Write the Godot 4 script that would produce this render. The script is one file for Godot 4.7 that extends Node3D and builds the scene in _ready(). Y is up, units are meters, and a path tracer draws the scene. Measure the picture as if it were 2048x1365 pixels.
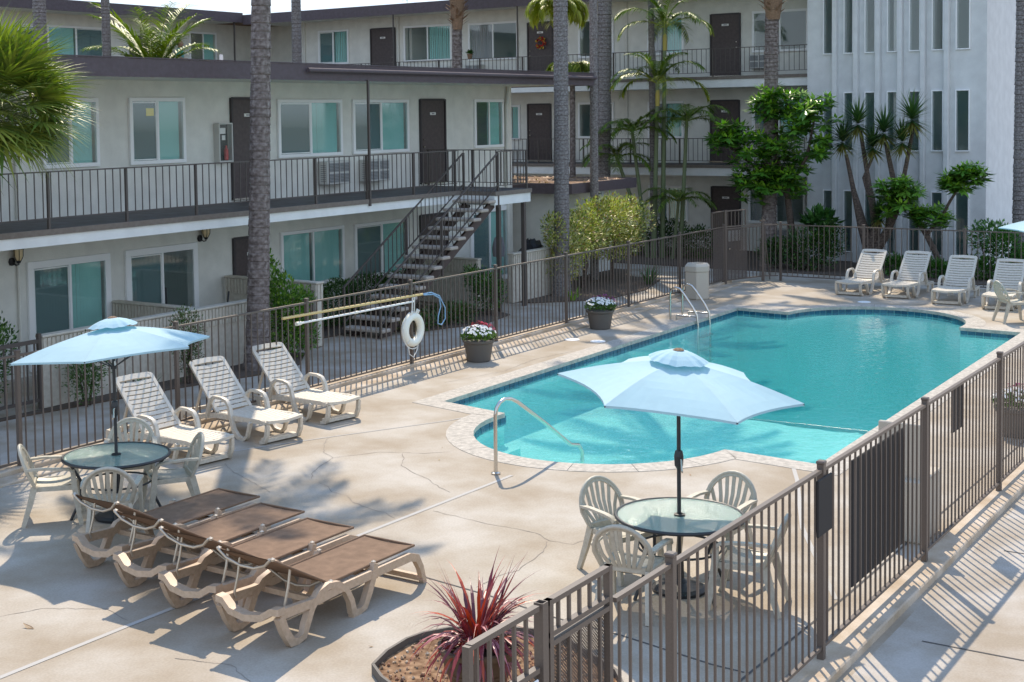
extends Node3D
# A motel courtyard with a roman-end swimming pool, three apartment wings, fences, loungers, parasols and palms.
# x runs along the pool away from the viewer, -z towards the near apartment wing, y is up, the pool deck is y = 0.

var M := {}
var taken := {}
var rng := RandomNumberGenerator.new()
var holes := []   # openings of the wall being built: distance along it, height, width, height
const UP3 := Vector3(0, 1, 0)


class Shape:
	var v := PackedVector3Array()
	var n := PackedVector3Array()
	var c := PackedColorArray()
	var tint := Color(1, 1, 1)
	var colored := false

	func tri(a: Vector3, b: Vector3, d: Vector3) -> void:   # corners anticlockwise seen from the front
		var nn := (b - a).cross(d - a).normalized()
		v.append(a); v.append(d); v.append(b)
		n.append(nn); n.append(nn); n.append(nn)
		if colored:
			c.append(tint); c.append(tint); c.append(tint)

	func trin(a: Vector3, b: Vector3, d: Vector3, na: Vector3, nb: Vector3, nd: Vector3) -> void:
		if (b - a).cross(d - a).dot(na + nb + nd) < 0.0:
			v.append(a); v.append(b); v.append(d)
			n.append(na); n.append(nb); n.append(nd)
		else:
			v.append(a); v.append(d); v.append(b)
			n.append(na); n.append(nd); n.append(nb)
		if colored:
			c.append(tint); c.append(tint); c.append(tint)

	func quad(a: Vector3, b: Vector3, d: Vector3, e: Vector3) -> void:
		tri(a, b, d); tri(a, d, e)

	func quadn(a: Vector3, b: Vector3, d: Vector3, e: Vector3, na: Vector3, nb: Vector3, nd: Vector3, ne: Vector3) -> void:
		trin(a, b, d, na, nb, nd); trin(a, d, e, na, nd, ne)

	func hexa(p: Array) -> void:   # eight corners: 0-3 bottom anticlockwise from above, 4-7 above them
		quad(p[3], p[2], p[1], p[0]); quad(p[4], p[5], p[6], p[7])
		quad(p[0], p[1], p[5], p[4]); quad(p[1], p[2], p[6], p[5]); quad(p[2], p[3], p[7], p[6]); quad(p[3], p[0], p[4], p[7])

	func box(at: Vector3, s: Vector3, b := Basis()) -> void:
		var h := s / 2
		var p := []
		for q in [[-1, -1, 1], [1, -1, 1], [1, -1, -1], [-1, -1, -1], [-1, 1, 1], [1, 1, 1], [1, 1, -1], [-1, 1, -1]]:
			p.append(at + b * Vector3(q[0] * h.x, q[1] * h.y, q[2] * h.z))
		hexa(p)

	func span(a: Vector3, b: Vector3) -> void:   # a box between two opposite corners
		box((a + b) / 2, (b - a).abs())

	func bevel(at: Vector3, s: Vector3, e: float, b := Basis()) -> void:   # a box with chamfered edges
		var h := s / 2
		var f := []
		for ax in 3:
			for sg in [-1.0, 1.0]:
				var u := (ax + 1) % 3
				var w := (ax + 2) % 3
				var q := []
				for k in [[-1, -1], [1, -1], [1, 1], [-1, 1]]:
					var p := Vector3()
					p[ax] = sg * h[ax]; p[u] = k[0] * (h[u] - e); p[w] = k[1] * (h[w] - e)
					q.append(at + b * p)
				if sg > 0: quad(q[0], q[1], q[2], q[3])
				else: quad(q[3], q[2], q[1], q[0])
				f.append(q)
		for ax in 3:   # edge strips along axis ax
			var u := (ax + 1) % 3
			var w := (ax + 2) % 3
			for su in [-1.0, 1.0]:
				for sw in [-1.0, 1.0]:
					var q := []
					for k in [[-1, 0], [1, 0], [1, 1], [-1, 1]]:
						var p := Vector3()
						p[ax] = k[0] * (h[ax] - e)
						p[u] = su * (h[u] - (0.0 if k[1] == 0 else e)); p[w] = sw * (h[w] - (e if k[1] == 0 else 0.0))
						q.append(at + b * p)
					var no := Vector3(); no[u] = su; no[w] = sw
					no = (b * no).normalized()
					quadn(q[0], q[1], q[2], q[3], no, no, no, no)
		for sx in [-1.0, 1.0]:
			for sy in [-1.0, 1.0]:
				for sz in [-1.0, 1.0]:
					var no := b * Vector3(sx, sy, sz).normalized()
					trin(at + b * Vector3(sx * h.x, sy * (h.y - e), sz * (h.z - e)), at + b * Vector3(sx * (h.x - e), sy * h.y, sz * (h.z - e)), at + b * Vector3(sx * (h.x - e), sy * (h.y - e), sz * h.z), no, no, no)

	func beam(a: Vector3, b: Vector3, w: float, h: float, up := Vector3(0, 1, 0)) -> void:   # a bar of section w x h
		var d := (b - a).normalized()
		var s := d.cross(up)
		if s.length() < 0.01: s = d.cross(Vector3(1, 0, 0))
		s = s.normalized()
		box((a + b) / 2, Vector3(w, h, (b - a).length()), Basis(s, d.cross(s) * -1.0, -d))

	func tube(pts: Array, rad, sides := 8, ends := true, stepped := false) -> void:
		var k := pts.size()
		var rr: Array = rad if rad is Array else []
		if rr.is_empty():
			for i in k: rr.append(rad)
		var side := Vector3()
		var rings := []
		var norms := []
		for i in k:
			var t: Vector3 = (pts[mini(i + 1, k - 1)] - pts[maxi(i - 1, 0)]).normalized()
			if i == 0:
				side = t.cross(Vector3(0, 1, 0) if absf(t.y) < 0.9 else Vector3(1, 0, 0)).normalized()
			else:
				side = (side - t * side.dot(t)).normalized()
			var o := t.cross(side)
			var ring := []
			var nr := []
			for j in sides:
				var a := TAU * j / sides
				var d: Vector3 = side * cos(a) + o * sin(a)
				ring.append(pts[i] + d * rr[i]); nr.append(d)
			rings.append(ring); norms.append(nr)
		for i in k - 1:
			var ax: Vector3 = pts[i + 1] - pts[i]
			var sl: float = (rr[i] - rr[i + 1]) / maxf(ax.length(), 1e-5)
			ax = ax.normalized()
			for j in sides:
				var m := (j + 1) % sides
				var n0: Vector3 = norms[i][j]
				var n1: Vector3 = norms[i][m]
				var n2: Vector3 = norms[i + 1][m]
				var n3: Vector3 = norms[i + 1][j]
				if stepped:
					n0 = (n0 + ax * sl).normalized(); n1 = (n1 + ax * sl).normalized(); n2 = (n2 + ax * sl).normalized(); n3 = (n3 + ax * sl).normalized()
				quadn(rings[i][j], rings[i][m], rings[i + 1][m], rings[i + 1][j], n0, n1, n2, n3)
		if ends:
			for e in [0, k - 1]:
				var t: Vector3 = (pts[1] - pts[0]) * -1.0 if e == 0 else pts[k - 1] - pts[k - 2]
				t = t.normalized()
				for j in sides:
					trin(pts[e], rings[e][j], rings[e][(j + 1) % sides], t, t, t)

	func lathe(prof: Array, sides := 20, at := Vector3(), faceted := false) -> void:   # prof: Vector2(radius, height) from below upwards
		for i in prof.size() - 1:
			var p: Vector2 = prof[i]
			var q: Vector2 = prof[i + 1]
			var dn := Vector2(q.y - p.y, p.x - q.x).normalized()
			for j in sides:
				var a := TAU * j / sides
				var b := TAU * (j + 1) / sides
				var da := Vector3(cos(a), 0, sin(a))
				var db := Vector3(cos(b), 0, sin(b))
				var na := (da * dn.x + Vector3(0, dn.y, 0)).normalized()
				var nb := (db * dn.x + Vector3(0, dn.y, 0)).normalized()
				if faceted:
					na = (na + nb).normalized(); nb = na
				var A := at + da * p.x + Vector3(0, p.y, 0)
				var B := at + db * p.x + Vector3(0, p.y, 0)
				var C := at + db * q.x + Vector3(0, q.y, 0)
				var D := at + da * q.x + Vector3(0, q.y, 0)
				if p.x > 1e-5: trin(A, B, C, na, nb, nb)
				if q.x > 1e-5: trin(A, C, D, na, nb, na)

	func sweep(pts: Array, w: float, h, side: Vector3) -> void:   # a rectangular bar bent in the plane across side; h a number or one per point
		var k := pts.size()
		var hh: Array = h if h is Array else []
		if hh.is_empty():
			for i in k: hh.append(h)
		var lo := []
		var hi := []
		for i in k:
			var t: Vector3 = (pts[mini(i + 1, k - 1)] - pts[maxi(i - 1, 0)]).normalized()
			var o: Vector3 = side.cross(t).normalized() * (hh[i] / 2)
			lo.append(pts[i] - o); hi.append(pts[i] + o)
		var s := side * (w / 2)
		for i in k - 1:
			var no: Vector3 = (hi[i] - lo[i]).normalized()
			var nq: Vector3 = (hi[i + 1] - lo[i + 1]).normalized()
			quadn(hi[i] - s, hi[i] + s, hi[i + 1] + s, hi[i + 1] - s, no, no, nq, nq)
			quadn(lo[i] - s, lo[i] + s, lo[i + 1] + s, lo[i + 1] - s, -no, -no, -nq, -nq)
			quadn(lo[i] + s, hi[i] + s, hi[i + 1] + s, lo[i + 1] + s, side, side, side, side)
			quadn(lo[i] - s, hi[i] - s, hi[i + 1] - s, lo[i + 1] - s, -side, -side, -side, -side)
		for e in [0, k - 1]:
			var t: Vector3 = (pts[0] - pts[1]).normalized() if e == 0 else (pts[k - 1] - pts[k - 2]).normalized()
			quadn(lo[e] - s, lo[e] + s, hi[e] + s, hi[e] - s, t, t, t, t)

	func prism(poly: PackedVector2Array, y0: float, y1: float, walls := true) -> void:   # poly in x, z
		var id := Geometry2D.triangulate_polygon(poly)
		for i in range(0, id.size(), 3):
			var a := poly[id[i]]
			var b := poly[id[i + 1]]
			var d := poly[id[i + 2]]
			var nu := Vector3(0, 1, 0)
			trin(Vector3(a.x, y1, a.y), Vector3(b.x, y1, b.y), Vector3(d.x, y1, d.y), nu, nu, nu)
			if y0 < y1 and walls:
				trin(Vector3(a.x, y0, a.y), Vector3(b.x, y0, b.y), Vector3(d.x, y0, d.y), -nu, -nu, -nu)
		if walls:
			var cw := Geometry2D.is_polygon_clockwise(poly)
			for i in poly.size():
				var a := poly[i]
				var b := poly[(i + 1) % poly.size()]
				var o := Vector3(b.y - a.y, 0, a.x - b.x).normalized() * (-1.0 if cw else 1.0)
				quadn(Vector3(a.x, y0, a.y), Vector3(b.x, y0, b.y), Vector3(b.x, y1, b.y), Vector3(a.x, y1, a.y), o, o, o, o)

	func blade(root: Vector3, dir: Vector3, out: Vector3, length: float, width: float, droop: float, steps := 3, fold := 0.25) -> void:   # a long leaf that bends over
		var p := root
		var d := dir.normalized()
		var s := d.cross(out)
		if s.length() < 0.01: s = d.cross(Vector3(0, 1, 0.2))
		s = s.normalized()
		var seg := length / steps
		var pw := width * 0.55
		for i in steps:
			var w2 := width * (1.0 if i + 1 < steps * 0.6 else 1.0 - (i + 1.0) / steps)
			if i == steps - 1: w2 = 0.0
			var q := p + d * seg
			var o := s.cross(d).normalized() * fold
			quadn(p - s * pw / 2, p + s * pw / 2, q + s * w2 / 2, q - s * w2 / 2, (o - s * 0.3).normalized(), (o + s * 0.3).normalized(), (o + s * 0.3).normalized(), (o - s * 0.3).normalized())
			p = q; pw = w2
			d = (d + Vector3(0, -droop, 0)).normalized()
			s = (s - d * s.dot(d)).normalized()

	func leaf(p: Vector3, d: Vector3, s: Vector3, l: float, w: float) -> void:   # a pointed oval leaf of four faces
		var o := d.cross(s).normalized()
		var m := p + d * l * 0.45
		var na := (o + s * 0.35).normalized()
		var nb := (o - s * 0.35).normalized()
		var e := p + d * l - o * l * 0.12
		var x := m + s * w / 2 + o * w * 0.12
		var y := m - s * w / 2 + o * w * 0.12
		trin(p, x, m, na, na, o); trin(m, x, e, o, na, na); trin(p, m, y, nb, o, nb); trin(m, e, y, o, nb, nb)

	func done() -> ArrayMesh:
		var a := []
		a.resize(Mesh.ARRAY_MAX)
		a[Mesh.ARRAY_VERTEX] = v
		a[Mesh.ARRAY_NORMAL] = n
		if colored: a[Mesh.ARRAY_COLOR] = c
		var m := ArrayMesh.new()
		m.add_surface_from_arrays(Mesh.PRIMITIVE_TRIANGLES, a)
		return m


func V(x: float, y: float, z: float) -> Vector3:
	return Vector3(x, y, z)

func numbered(called: String) -> String:
	var k: int = taken.get(called, -1) + 1
	taken[called] = k
	return called if k == 0 else "%s_%03d" % [called, k]

func part(parent: Node, called: String, what, m: Material) -> MeshInstance3D:
	var o := MeshInstance3D.new()
	o.name = called if parent != self else numbered(called)
	o.mesh = what.done() if what is Shape else what
	o.material_override = m
	parent.add_child(o, true)
	return o

func tag(o: Node, label: String, category: String, group := "") -> Node:
	o.set_meta("label", label); o.set_meta("category", category)
	if group: o.set_meta("group", group)
	return o

func thing(called: String, label: String, category: String, at := Vector3(), turn := 0.0, group := "") -> Node3D:
	var o := Node3D.new()
	o.name = numbered(called)
	add_child(o)
	o.position = at; o.rotation.y = turn
	tag(o, label, category, group)
	return o

func copy_of(src: Node3D, at: Vector3, turn: float, label: String, group := "") -> Node3D:
	var o: Node3D = src.duplicate()
	var base := String(src.name)
	if base.length() > 4 and base[base.length() - 4] == "_" and base.right(3).is_valid_int(): base = base.left(base.length() - 4)
	o.name = numbered(base)
	add_child(o)
	o.position = at; o.rotation.y = turn
	o.set_meta("label", label)
	if group: o.set_meta("group", group)
	return o

func structure(called: String, what, m: Material) -> MeshInstance3D:
	var o := part(self, called, what, m)
	o.set_meta("kind", "structure")
	return o

func node(parent: Node, called: String, at := Vector3()) -> Node3D:
	var o := Node3D.new()
	o.name = called
	parent.add_child(o, true)
	o.position = at
	return o

# ---------------------------------------------------------------- materials
func lin(r: float, g: float, b: float, a := 1.0) -> Color:
	var k := Color(r, g, b).linear_to_srgb()
	k.a = a
	return k

func noise_tex(size: int, freq: float, octaves: int, lo: Color, hi: Color, sd := 1, mid = null, kind := FastNoiseLite.TYPE_SIMPLEX_SMOOTH, stops := []) -> NoiseTexture2D:
	var f := FastNoiseLite.new()
	f.noise_type = kind
	f.seed = sd; f.frequency = freq
	f.fractal_octaves = octaves; f.fractal_gain = 0.55
	if octaves == 1: f.fractal_type = FastNoiseLite.FRACTAL_NONE
	if kind == FastNoiseLite.TYPE_CELLULAR: f.cellular_return_type = FastNoiseLite.RETURN_CELL_VALUE
	var t := NoiseTexture2D.new()
	t.width = size; t.height = size
	t.seamless = true
	t.noise = f
	var g := Gradient.new()
	if stops.is_empty():
		g.offsets = PackedFloat32Array([0.15, 0.85]); g.colors = PackedColorArray([lo, hi])
	else:
		g.offsets = PackedFloat32Array(stops); g.colors = PackedColorArray([lo, hi, mid] if stops.size() == 3 else [lo, lo, hi, hi])
	t.color_ramp = g
	return t

func grey(a: float) -> Color:
	return Color(a, a, a)

func mat(called: String, albedo: Color, rough := 0.8, metal := 0.0) -> StandardMaterial3D:
	var m := StandardMaterial3D.new()
	m.resource_name = called
	m.albedo_color = albedo
	m.roughness = rough; m.metallic = metal
	M[called] = m
	return m

func grain(m: StandardMaterial3D, tex: Texture2D, metres: float, world := true) -> StandardMaterial3D:
	m.albedo_texture = tex
	m.uv1_triplanar = true; m.uv1_world_triplanar = world
	m.uv1_scale = Vector3.ONE / metres
	return m

func over(m: StandardMaterial3D, tex: Texture2D, metres: float, world := true) -> StandardMaterial3D:   # a second, finer pattern multiplied in
	m.detail_enabled = true
	m.detail_albedo = tex
	m.detail_blend_mode = BaseMaterial3D.BLEND_MODE_MUL
	m.detail_uv_layer = BaseMaterial3D.DETAIL_UV_2
	m.uv2_triplanar = true; m.uv2_world_triplanar = world
	m.uv2_scale = Vector3.ONE / metres
	return m

func relief(m: StandardMaterial3D, tex: Texture2D, cm: float) -> StandardMaterial3D:
	m.heightmap_enabled = true
	m.heightmap_texture = tex
	m.heightmap_scale = cm
	return m

func foliage_mat(called: String, back: Color, rough := 0.45) -> StandardMaterial3D:
	var m := mat(called, Color(1, 1, 1), rough)
	m.vertex_color_use_as_albedo = true
	m.backlight_enabled = true
	m.backlight = back
	m.cull_mode = BaseMaterial3D.CULL_DISABLED
	return m

func make_materials() -> void:
	var mottled := noise_tex(512, 0.006, 5, grey(0.95), grey(1.0), 3)
	var fine := noise_tex(512, 0.05, 4, grey(0.93), grey(1.0), 7)
	var speck := noise_tex(512, 0.22, 2, grey(0.80), grey(1.0), 11)
	var bumps := noise_tex(512, 0.09, 3, grey(0.0), grey(1.0), 5)
	var stains := noise_tex(1024, 0.0045, 6, Color(0.85, 0.80, 0.73), Color(1.0, 0.99, 0.975), 21)
	var streaks := noise_tex(512, 0.02, 4, Color(0.92, 0.91, 0.895), Color(1, 1, 1), 31)
	for a in [["stucco", 0.83, 0.825, 0.765], ["stucco_pale", 0.76, 0.78, 0.78]]:
		var m := mat(a[0], lin(a[1], a[2], a[3]), 0.92)
		over(grain(m, mottled, 3.1), fine, 0.45)
		relief(m, bumps, 0.12)
		m.uv1_scale = Vector3.ONE / 1.9
	over(grain(mat("concrete", lin(0.49, 0.452, 0.396), 0.88), stains, 7.3), fine, 0.83)
	
	over(grain(mat("walk", lin(0.50, 0.47, 0.43), 0.9), stains, 5.1), fine, 0.71)
	over(grain(mat("coping", lin(0.57, 0.52, 0.445), 0.85), noise_tex(512, 0.03, 5, grey(0.82), grey(1.0), 41), 1.7), noise_tex(512, 0.16, 2, grey(0.62), grey(1.0), 43, null, FastNoiseLite.TYPE_SIMPLEX_SMOOTH, [0.0, 0.22, 0.34, 1.0]), 0.6)
	over(grain(mat("kerb", lin(0.60, 0.52, 0.43), 0.9), stains, 3.3), fine, 0.6)
	grain(mat("joint", lin(0.56, 0.53, 0.48), 0.95), speck, 0.4)
	mat("crack", lin(0.25, 0.215, 0.18), 1.0)
	mat("seam", lin(0.09, 0.085, 0.08), 1.0)
	over(grain(mat("soil", lin(0.13, 0.095, 0.07), 1.0), mottled, 1.2), speck, 0.3)
	over(grain(mat("gravel", lin(0.46, 0.29, 0.165), 1.0), noise_tex(512, 0.02, 4, Color(0.62, 0.56, 0.5), Color(1, 1, 1), 61), 1.3), speck, 0.22)
	grain(mat("earth", lin(0.20, 0.185, 0.16), 1.0), stains, 9.0)
	mat("trim", lin(0.86, 0.87, 0.87), 0.55)
	grain(mat("band", lin(0.78, 0.80, 0.79), 0.8), mottled, 2.3)
	grain(mat("fascia", lin(0.105, 0.082, 0.092), 0.75), streaks, 1.6)
	grain(mat("slab_edge", lin(0.20, 0.17, 0.145), 0.85), streaks, 1.3)
	grain(mat("walk_floor", lin(0.11, 0.11, 0.12), 0.7), stains, 2.0)
	grain(mat("door", lin(0.088, 0.066, 0.064), 0.5), noise_tex(256, 0.03, 3, grey(0.88), grey(1.0), 71), 1.0)
	mat("door_frame", lin(0.05, 0.042, 0.045), 0.55)
	mat("rail", lin(0.085, 0.07, 0.062), 0.5)
	grain(mat("fence", lin(0.125, 0.096, 0.078), 0.42, 0.0), fine, 0.5)
	mat("steel", lin(0.60, 0.57, 0.52), 0.24, 1.0)
	mat("brass", lin(0.65, 0.52, 0.3), 0.3, 1.0)
	var glass := mat("glass", Color(0.75, 0.95, 0.93, 0.05), 0.03)
	glass.transparency = BaseMaterial3D.TRANSPARENCY_ALPHA
	glass.metallic_specular = 0.75
	mat("blinds", lin(0.25, 0.56, 0.52), 0.7)
	mat("screen", lin(0.07, 0.125, 0.135), 0.85)
	mat("interior", lin(0.55, 0.53, 0.50), 0.9)
	mat("curtain", lin(0.30, 0.29, 0.31), 0.9)
	grain(mat("plaster", lin(0.28, 0.80, 0.76), 0.8), noise_tex(512, 0.01, 4, Color(0.9, 0.95, 0.95), Color(1, 1, 1), 81), 4.0)
	var water := mat("water", lin(0.14, 0.66, 0.67, 0.24), 0.02)
	water.transparency = BaseMaterial3D.TRANSPARENCY_ALPHA
	water.metallic_specular = 0.43
	water.heightmap_enabled = true
	water.uv1_triplanar = true; water.uv1_world_triplanar = true; water.uv1_scale = Vector3.ONE / 2.4
	water.heightmap_texture = noise_tex(512, 0.02, 3, grey(0.0), grey(1.0), 91)
	water.heightmap_scale = 0.35
	for i in 3:
		mat("tile%d" % i, lin(0.012 + 0.006 * i, 0.07 + 0.025 * i, 0.12 + 0.03 * i), 0.18)
	mat("grout", lin(0.16, 0.36, 0.36), 0.8)
	for a in [["resin", 0.72, 0.65, 0.54], ["resin_sage", 0.57, 0.525, 0.43], ["resin_tan", 0.60, 0.445, 0.315]]:
		over(grain(mat(a[0], lin(a[1], a[2], a[3]), 0.5), streaks, 0.7, false), fine, 0.2, false)
	over(grain(mat("sling", lin(0.27, 0.165, 0.10), 0.92), noise_tex(512, 0.012, 4, Color(0.86, 0.85, 0.84), Color(1, 1, 1), 101), 1.1, false), speck, 0.12, false)
	mat("champagne", lin(0.52, 0.45, 0.36), 0.35, 0.55)
	var cl := mat("canvas", lin(0.60, 0.81, 0.87), 0.9)
	over(grain(cl, noise_tex(256, 0.02, 3, grey(0.975), grey(1.0), 111), 1.0, false), noise_tex(256, 0.3, 1, grey(0.9), grey(1.0), 113), 0.1, false)
	cl.backlight_enabled = true; cl.backlight = Color(0.52, 0.74, 0.80)
	mat("dark_metal", lin(0.028, 0.03, 0.034), 0.42)
	mat("black", lin(0.016, 0.016, 0.018), 0.6)
	var tt := mat("table_glass", lin(0.34, 0.50, 0.45, 0.5), 0.14)
	tt.transparency = BaseMaterial3D.TRANSPARENCY_ALPHA
	relief(tt, bumps, 0.12)
	tt.uv1_triplanar = true; tt.uv1_scale = Vector3.ONE / 0.25
	mat("pot", lin(0.12, 0.105, 0.09), 0.7)
	grain(M.pot, fine, 0.4, false)
	mat("pot_brown", lin(0.10, 0.06, 0.035), 0.55)
	grain(mat("bin", lin(0.62, 0.55, 0.45), 0.85), speck, 0.35, false)
	mat("ring", lin(0.82, 0.80, 0.70), 0.5)
	mat("rope", lin(0.75, 0.74, 0.70), 0.9)
	mat("blue_rope", lin(0.25, 0.42, 0.60), 0.8)
	mat("yellow", lin(0.62, 0.47, 0.20), 0.5)
	mat("sign_back", lin(0.022, 0.02, 0.02), 0.8)
	mat("white", lin(0.8, 0.8, 0.78), 0.7)
	mat("notice", lin(0.70, 0.76, 0.80), 0.6)
	mat("ink", lin(0.03, 0.05, 0.09), 0.8)
	mat("lamp_glass", lin(0.75, 0.6, 0.35), 0.4)
	mat("red", lin(0.45, 0.03, 0.03), 0.5)
	mat("note_yellow", lin(0.75, 0.62, 0.05), 0.7)
	mat("ac_case", lin(0.55, 0.55, 0.52), 0.6)
	mat("ac_grille", lin(0.16, 0.17, 0.18), 0.7)
	grain(mat("tread", lin(0.55, 0.48, 0.41), 0.95), speck, 0.3)
	grain(mat("block_wall", lin(0.60, 0.56, 0.48), 0.9), streaks, 1.4)
	relief(M.block_wall, bumps, 0.12)
	grain(mat("stringer", lin(0.085, 0.06, 0.055), 0.6), streaks, 0.9)
	over(grain(mat("trunk", lin(0.40, 0.35, 0.33), 0.95), noise_tex(512, 0.02, 5, Color(0.5, 0.46, 0.44), Color(1, 1, 1), 121), 1.2), speck, 0.35)
	relief(M.trunk, streaks, 1.5)
	over(grain(mat("trunk_grey", lin(0.40, 0.375, 0.37), 0.95), noise_tex(512, 0.03, 5, Color(0.55, 0.52, 0.5), Color(1, 1, 1), 122), 1.0), speck, 0.3)
	relief(M.trunk_grey, streaks, 1.2)
	grain(mat("boot", lin(0.42, 0.27, 0.17), 0.95), noise_tex(256, 0.05, 4, grey(0.5), grey(1.0), 125), 0.5)
	grain(mat("bark", lin(0.17, 0.125, 0.10), 0.95), noise_tex(256, 0.03, 4, grey(0.5), grey(1.0), 127), 0.6)
	grain(mat("cane", lin(0.16, 0.20, 0.10), 0.7), streaks, 0.3)
	mat("shaft", lin(0.38, 0.30, 0.06), 0.5)
	foliage_mat("leaf", Color(0.62, 0.74, 0.22))
	foliage_mat("leaf_waxy", Color(0.48, 0.62, 0.15), 0.28)
	foliage_mat("leaf_red", Color(0.45, 0.16, 0.14), 0.4)
	foliage_mat("petal", Color(0.4, 0.3, 0.3), 0.7)
	over(grain(mat("roof_gravel", lin(0.50, 0.38, 0.29), 1.0), stains, 2.0), noise_tex(512, 0.12, 3, Color(0.45, 0.36, 0.3), Color(1, 1, 1), 133), 0.8)
	mat("skin", lin(0.30, 0.17, 0.11), 0.6)
	mat("shirt", lin(0.03, 0.36, 0.36), 0.85)
	mat("cloth_dark", lin(0.03, 0.035, 0.05), 0.9)
	mat("hair", lin(0.012, 0.010, 0.009), 0.6)

# ---------------------------------------------------------------- ground, pool
func pool_outline() -> PackedVector2Array:
	var o := PackedVector2Array([Vector2(17.9, -12.45), Vector2(30.05, -12.6), Vector2(29.9, -11.35)])
	for k in range(1, 24):   # the far round end
		var t := PI * k / 24.0
		var c := Vector2(29.675, -9.425)
		var u := Vector2(29.9, -11.35) - c
		o.append(c + u * cos(t) + Vector2(2.03, 0.22) * sin(t))
	o.append_array([Vector2(29.45, -7.5), Vector2(29.35, -6.28), Vector2(17.1, -6.07), Vector2(17.22, -7.4)])
	for k in range(1, 24):   # the near round end
		var t := PI * k / 24.0
		var c := Vector2(17.435, -9.275)
		var u := Vector2(17.22, -7.4) - c
		o.append(c + u * cos(t) + Vector2(-1.98, -0.22) * sin(t))
	o.append(Vector2(17.65, -11.15))
	return o

func grown(p: PackedVector2Array, d: float) -> PackedVector2Array:   # the outline moved outwards, corner by corner
	var q := PackedVector2Array()
	var s := 1.0 if Geometry2D.is_polygon_clockwise(p) else -1.0
	for i in p.size():
		var a := (p[i] - p[posmod(i - 1, p.size())]).normalized()
		var b := (p[(i + 1) % p.size()] - p[i]).normalized()
		var na := Vector2(-a.y, a.x) * s
		var nb := Vector2(-b.y, b.x) * s
		var m := (na + nb).normalized()
		q.append(p[i] + m * (d / maxf(m.dot(na), 0.45)))
	return q

func ribbon(pts: Array, w: float, y: float, jitter := 0.0) -> Shape:   # a flat strip along points given in x, z
	var s := Shape.new()
	var k := pts.size()
	var fine := []
	for i in k - 1:
		var steps := maxi(1, int(Vector2(pts[i][0], pts[i][1]).distance_to(Vector2(pts[i + 1][0], pts[i + 1][1])) / 0.07)) if jitter > 0.0 else 1
		for j in steps:
			var t := float(j) / steps
			fine.append(Vector2(lerpf(pts[i][0], pts[i + 1][0], t), lerpf(pts[i][1], pts[i + 1][1], t)) + Vector2(rng.randf_range(-jitter, jitter), rng.randf_range(-jitter, jitter)))
	fine.append(Vector2(pts[k - 1][0], pts[k - 1][1]))
	var l := []
	var r := []
	for i in fine.size():
		var d: Vector2 = (fine[mini(i + 1, fine.size() - 1)] - fine[maxi(i - 1, 0)]).normalized()
		var ww := w * (rng.randf_range(0.45, 1.35) if jitter > 0.0 else 1.0) / 2
		var o := Vector2(-d.y, d.x) * ww
		l.append(fine[i] + o); r.append(fine[i] - o)
	for i in fine.size() - 1:
		s.quadn(V(l[i].x, y, l[i].y), V(r[i].x, y, r[i].y), V(r[i + 1].x, y, r[i + 1].y), V(l[i + 1].x, y, l[i + 1].y), UP3, UP3, UP3, UP3)
	return s

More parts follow.
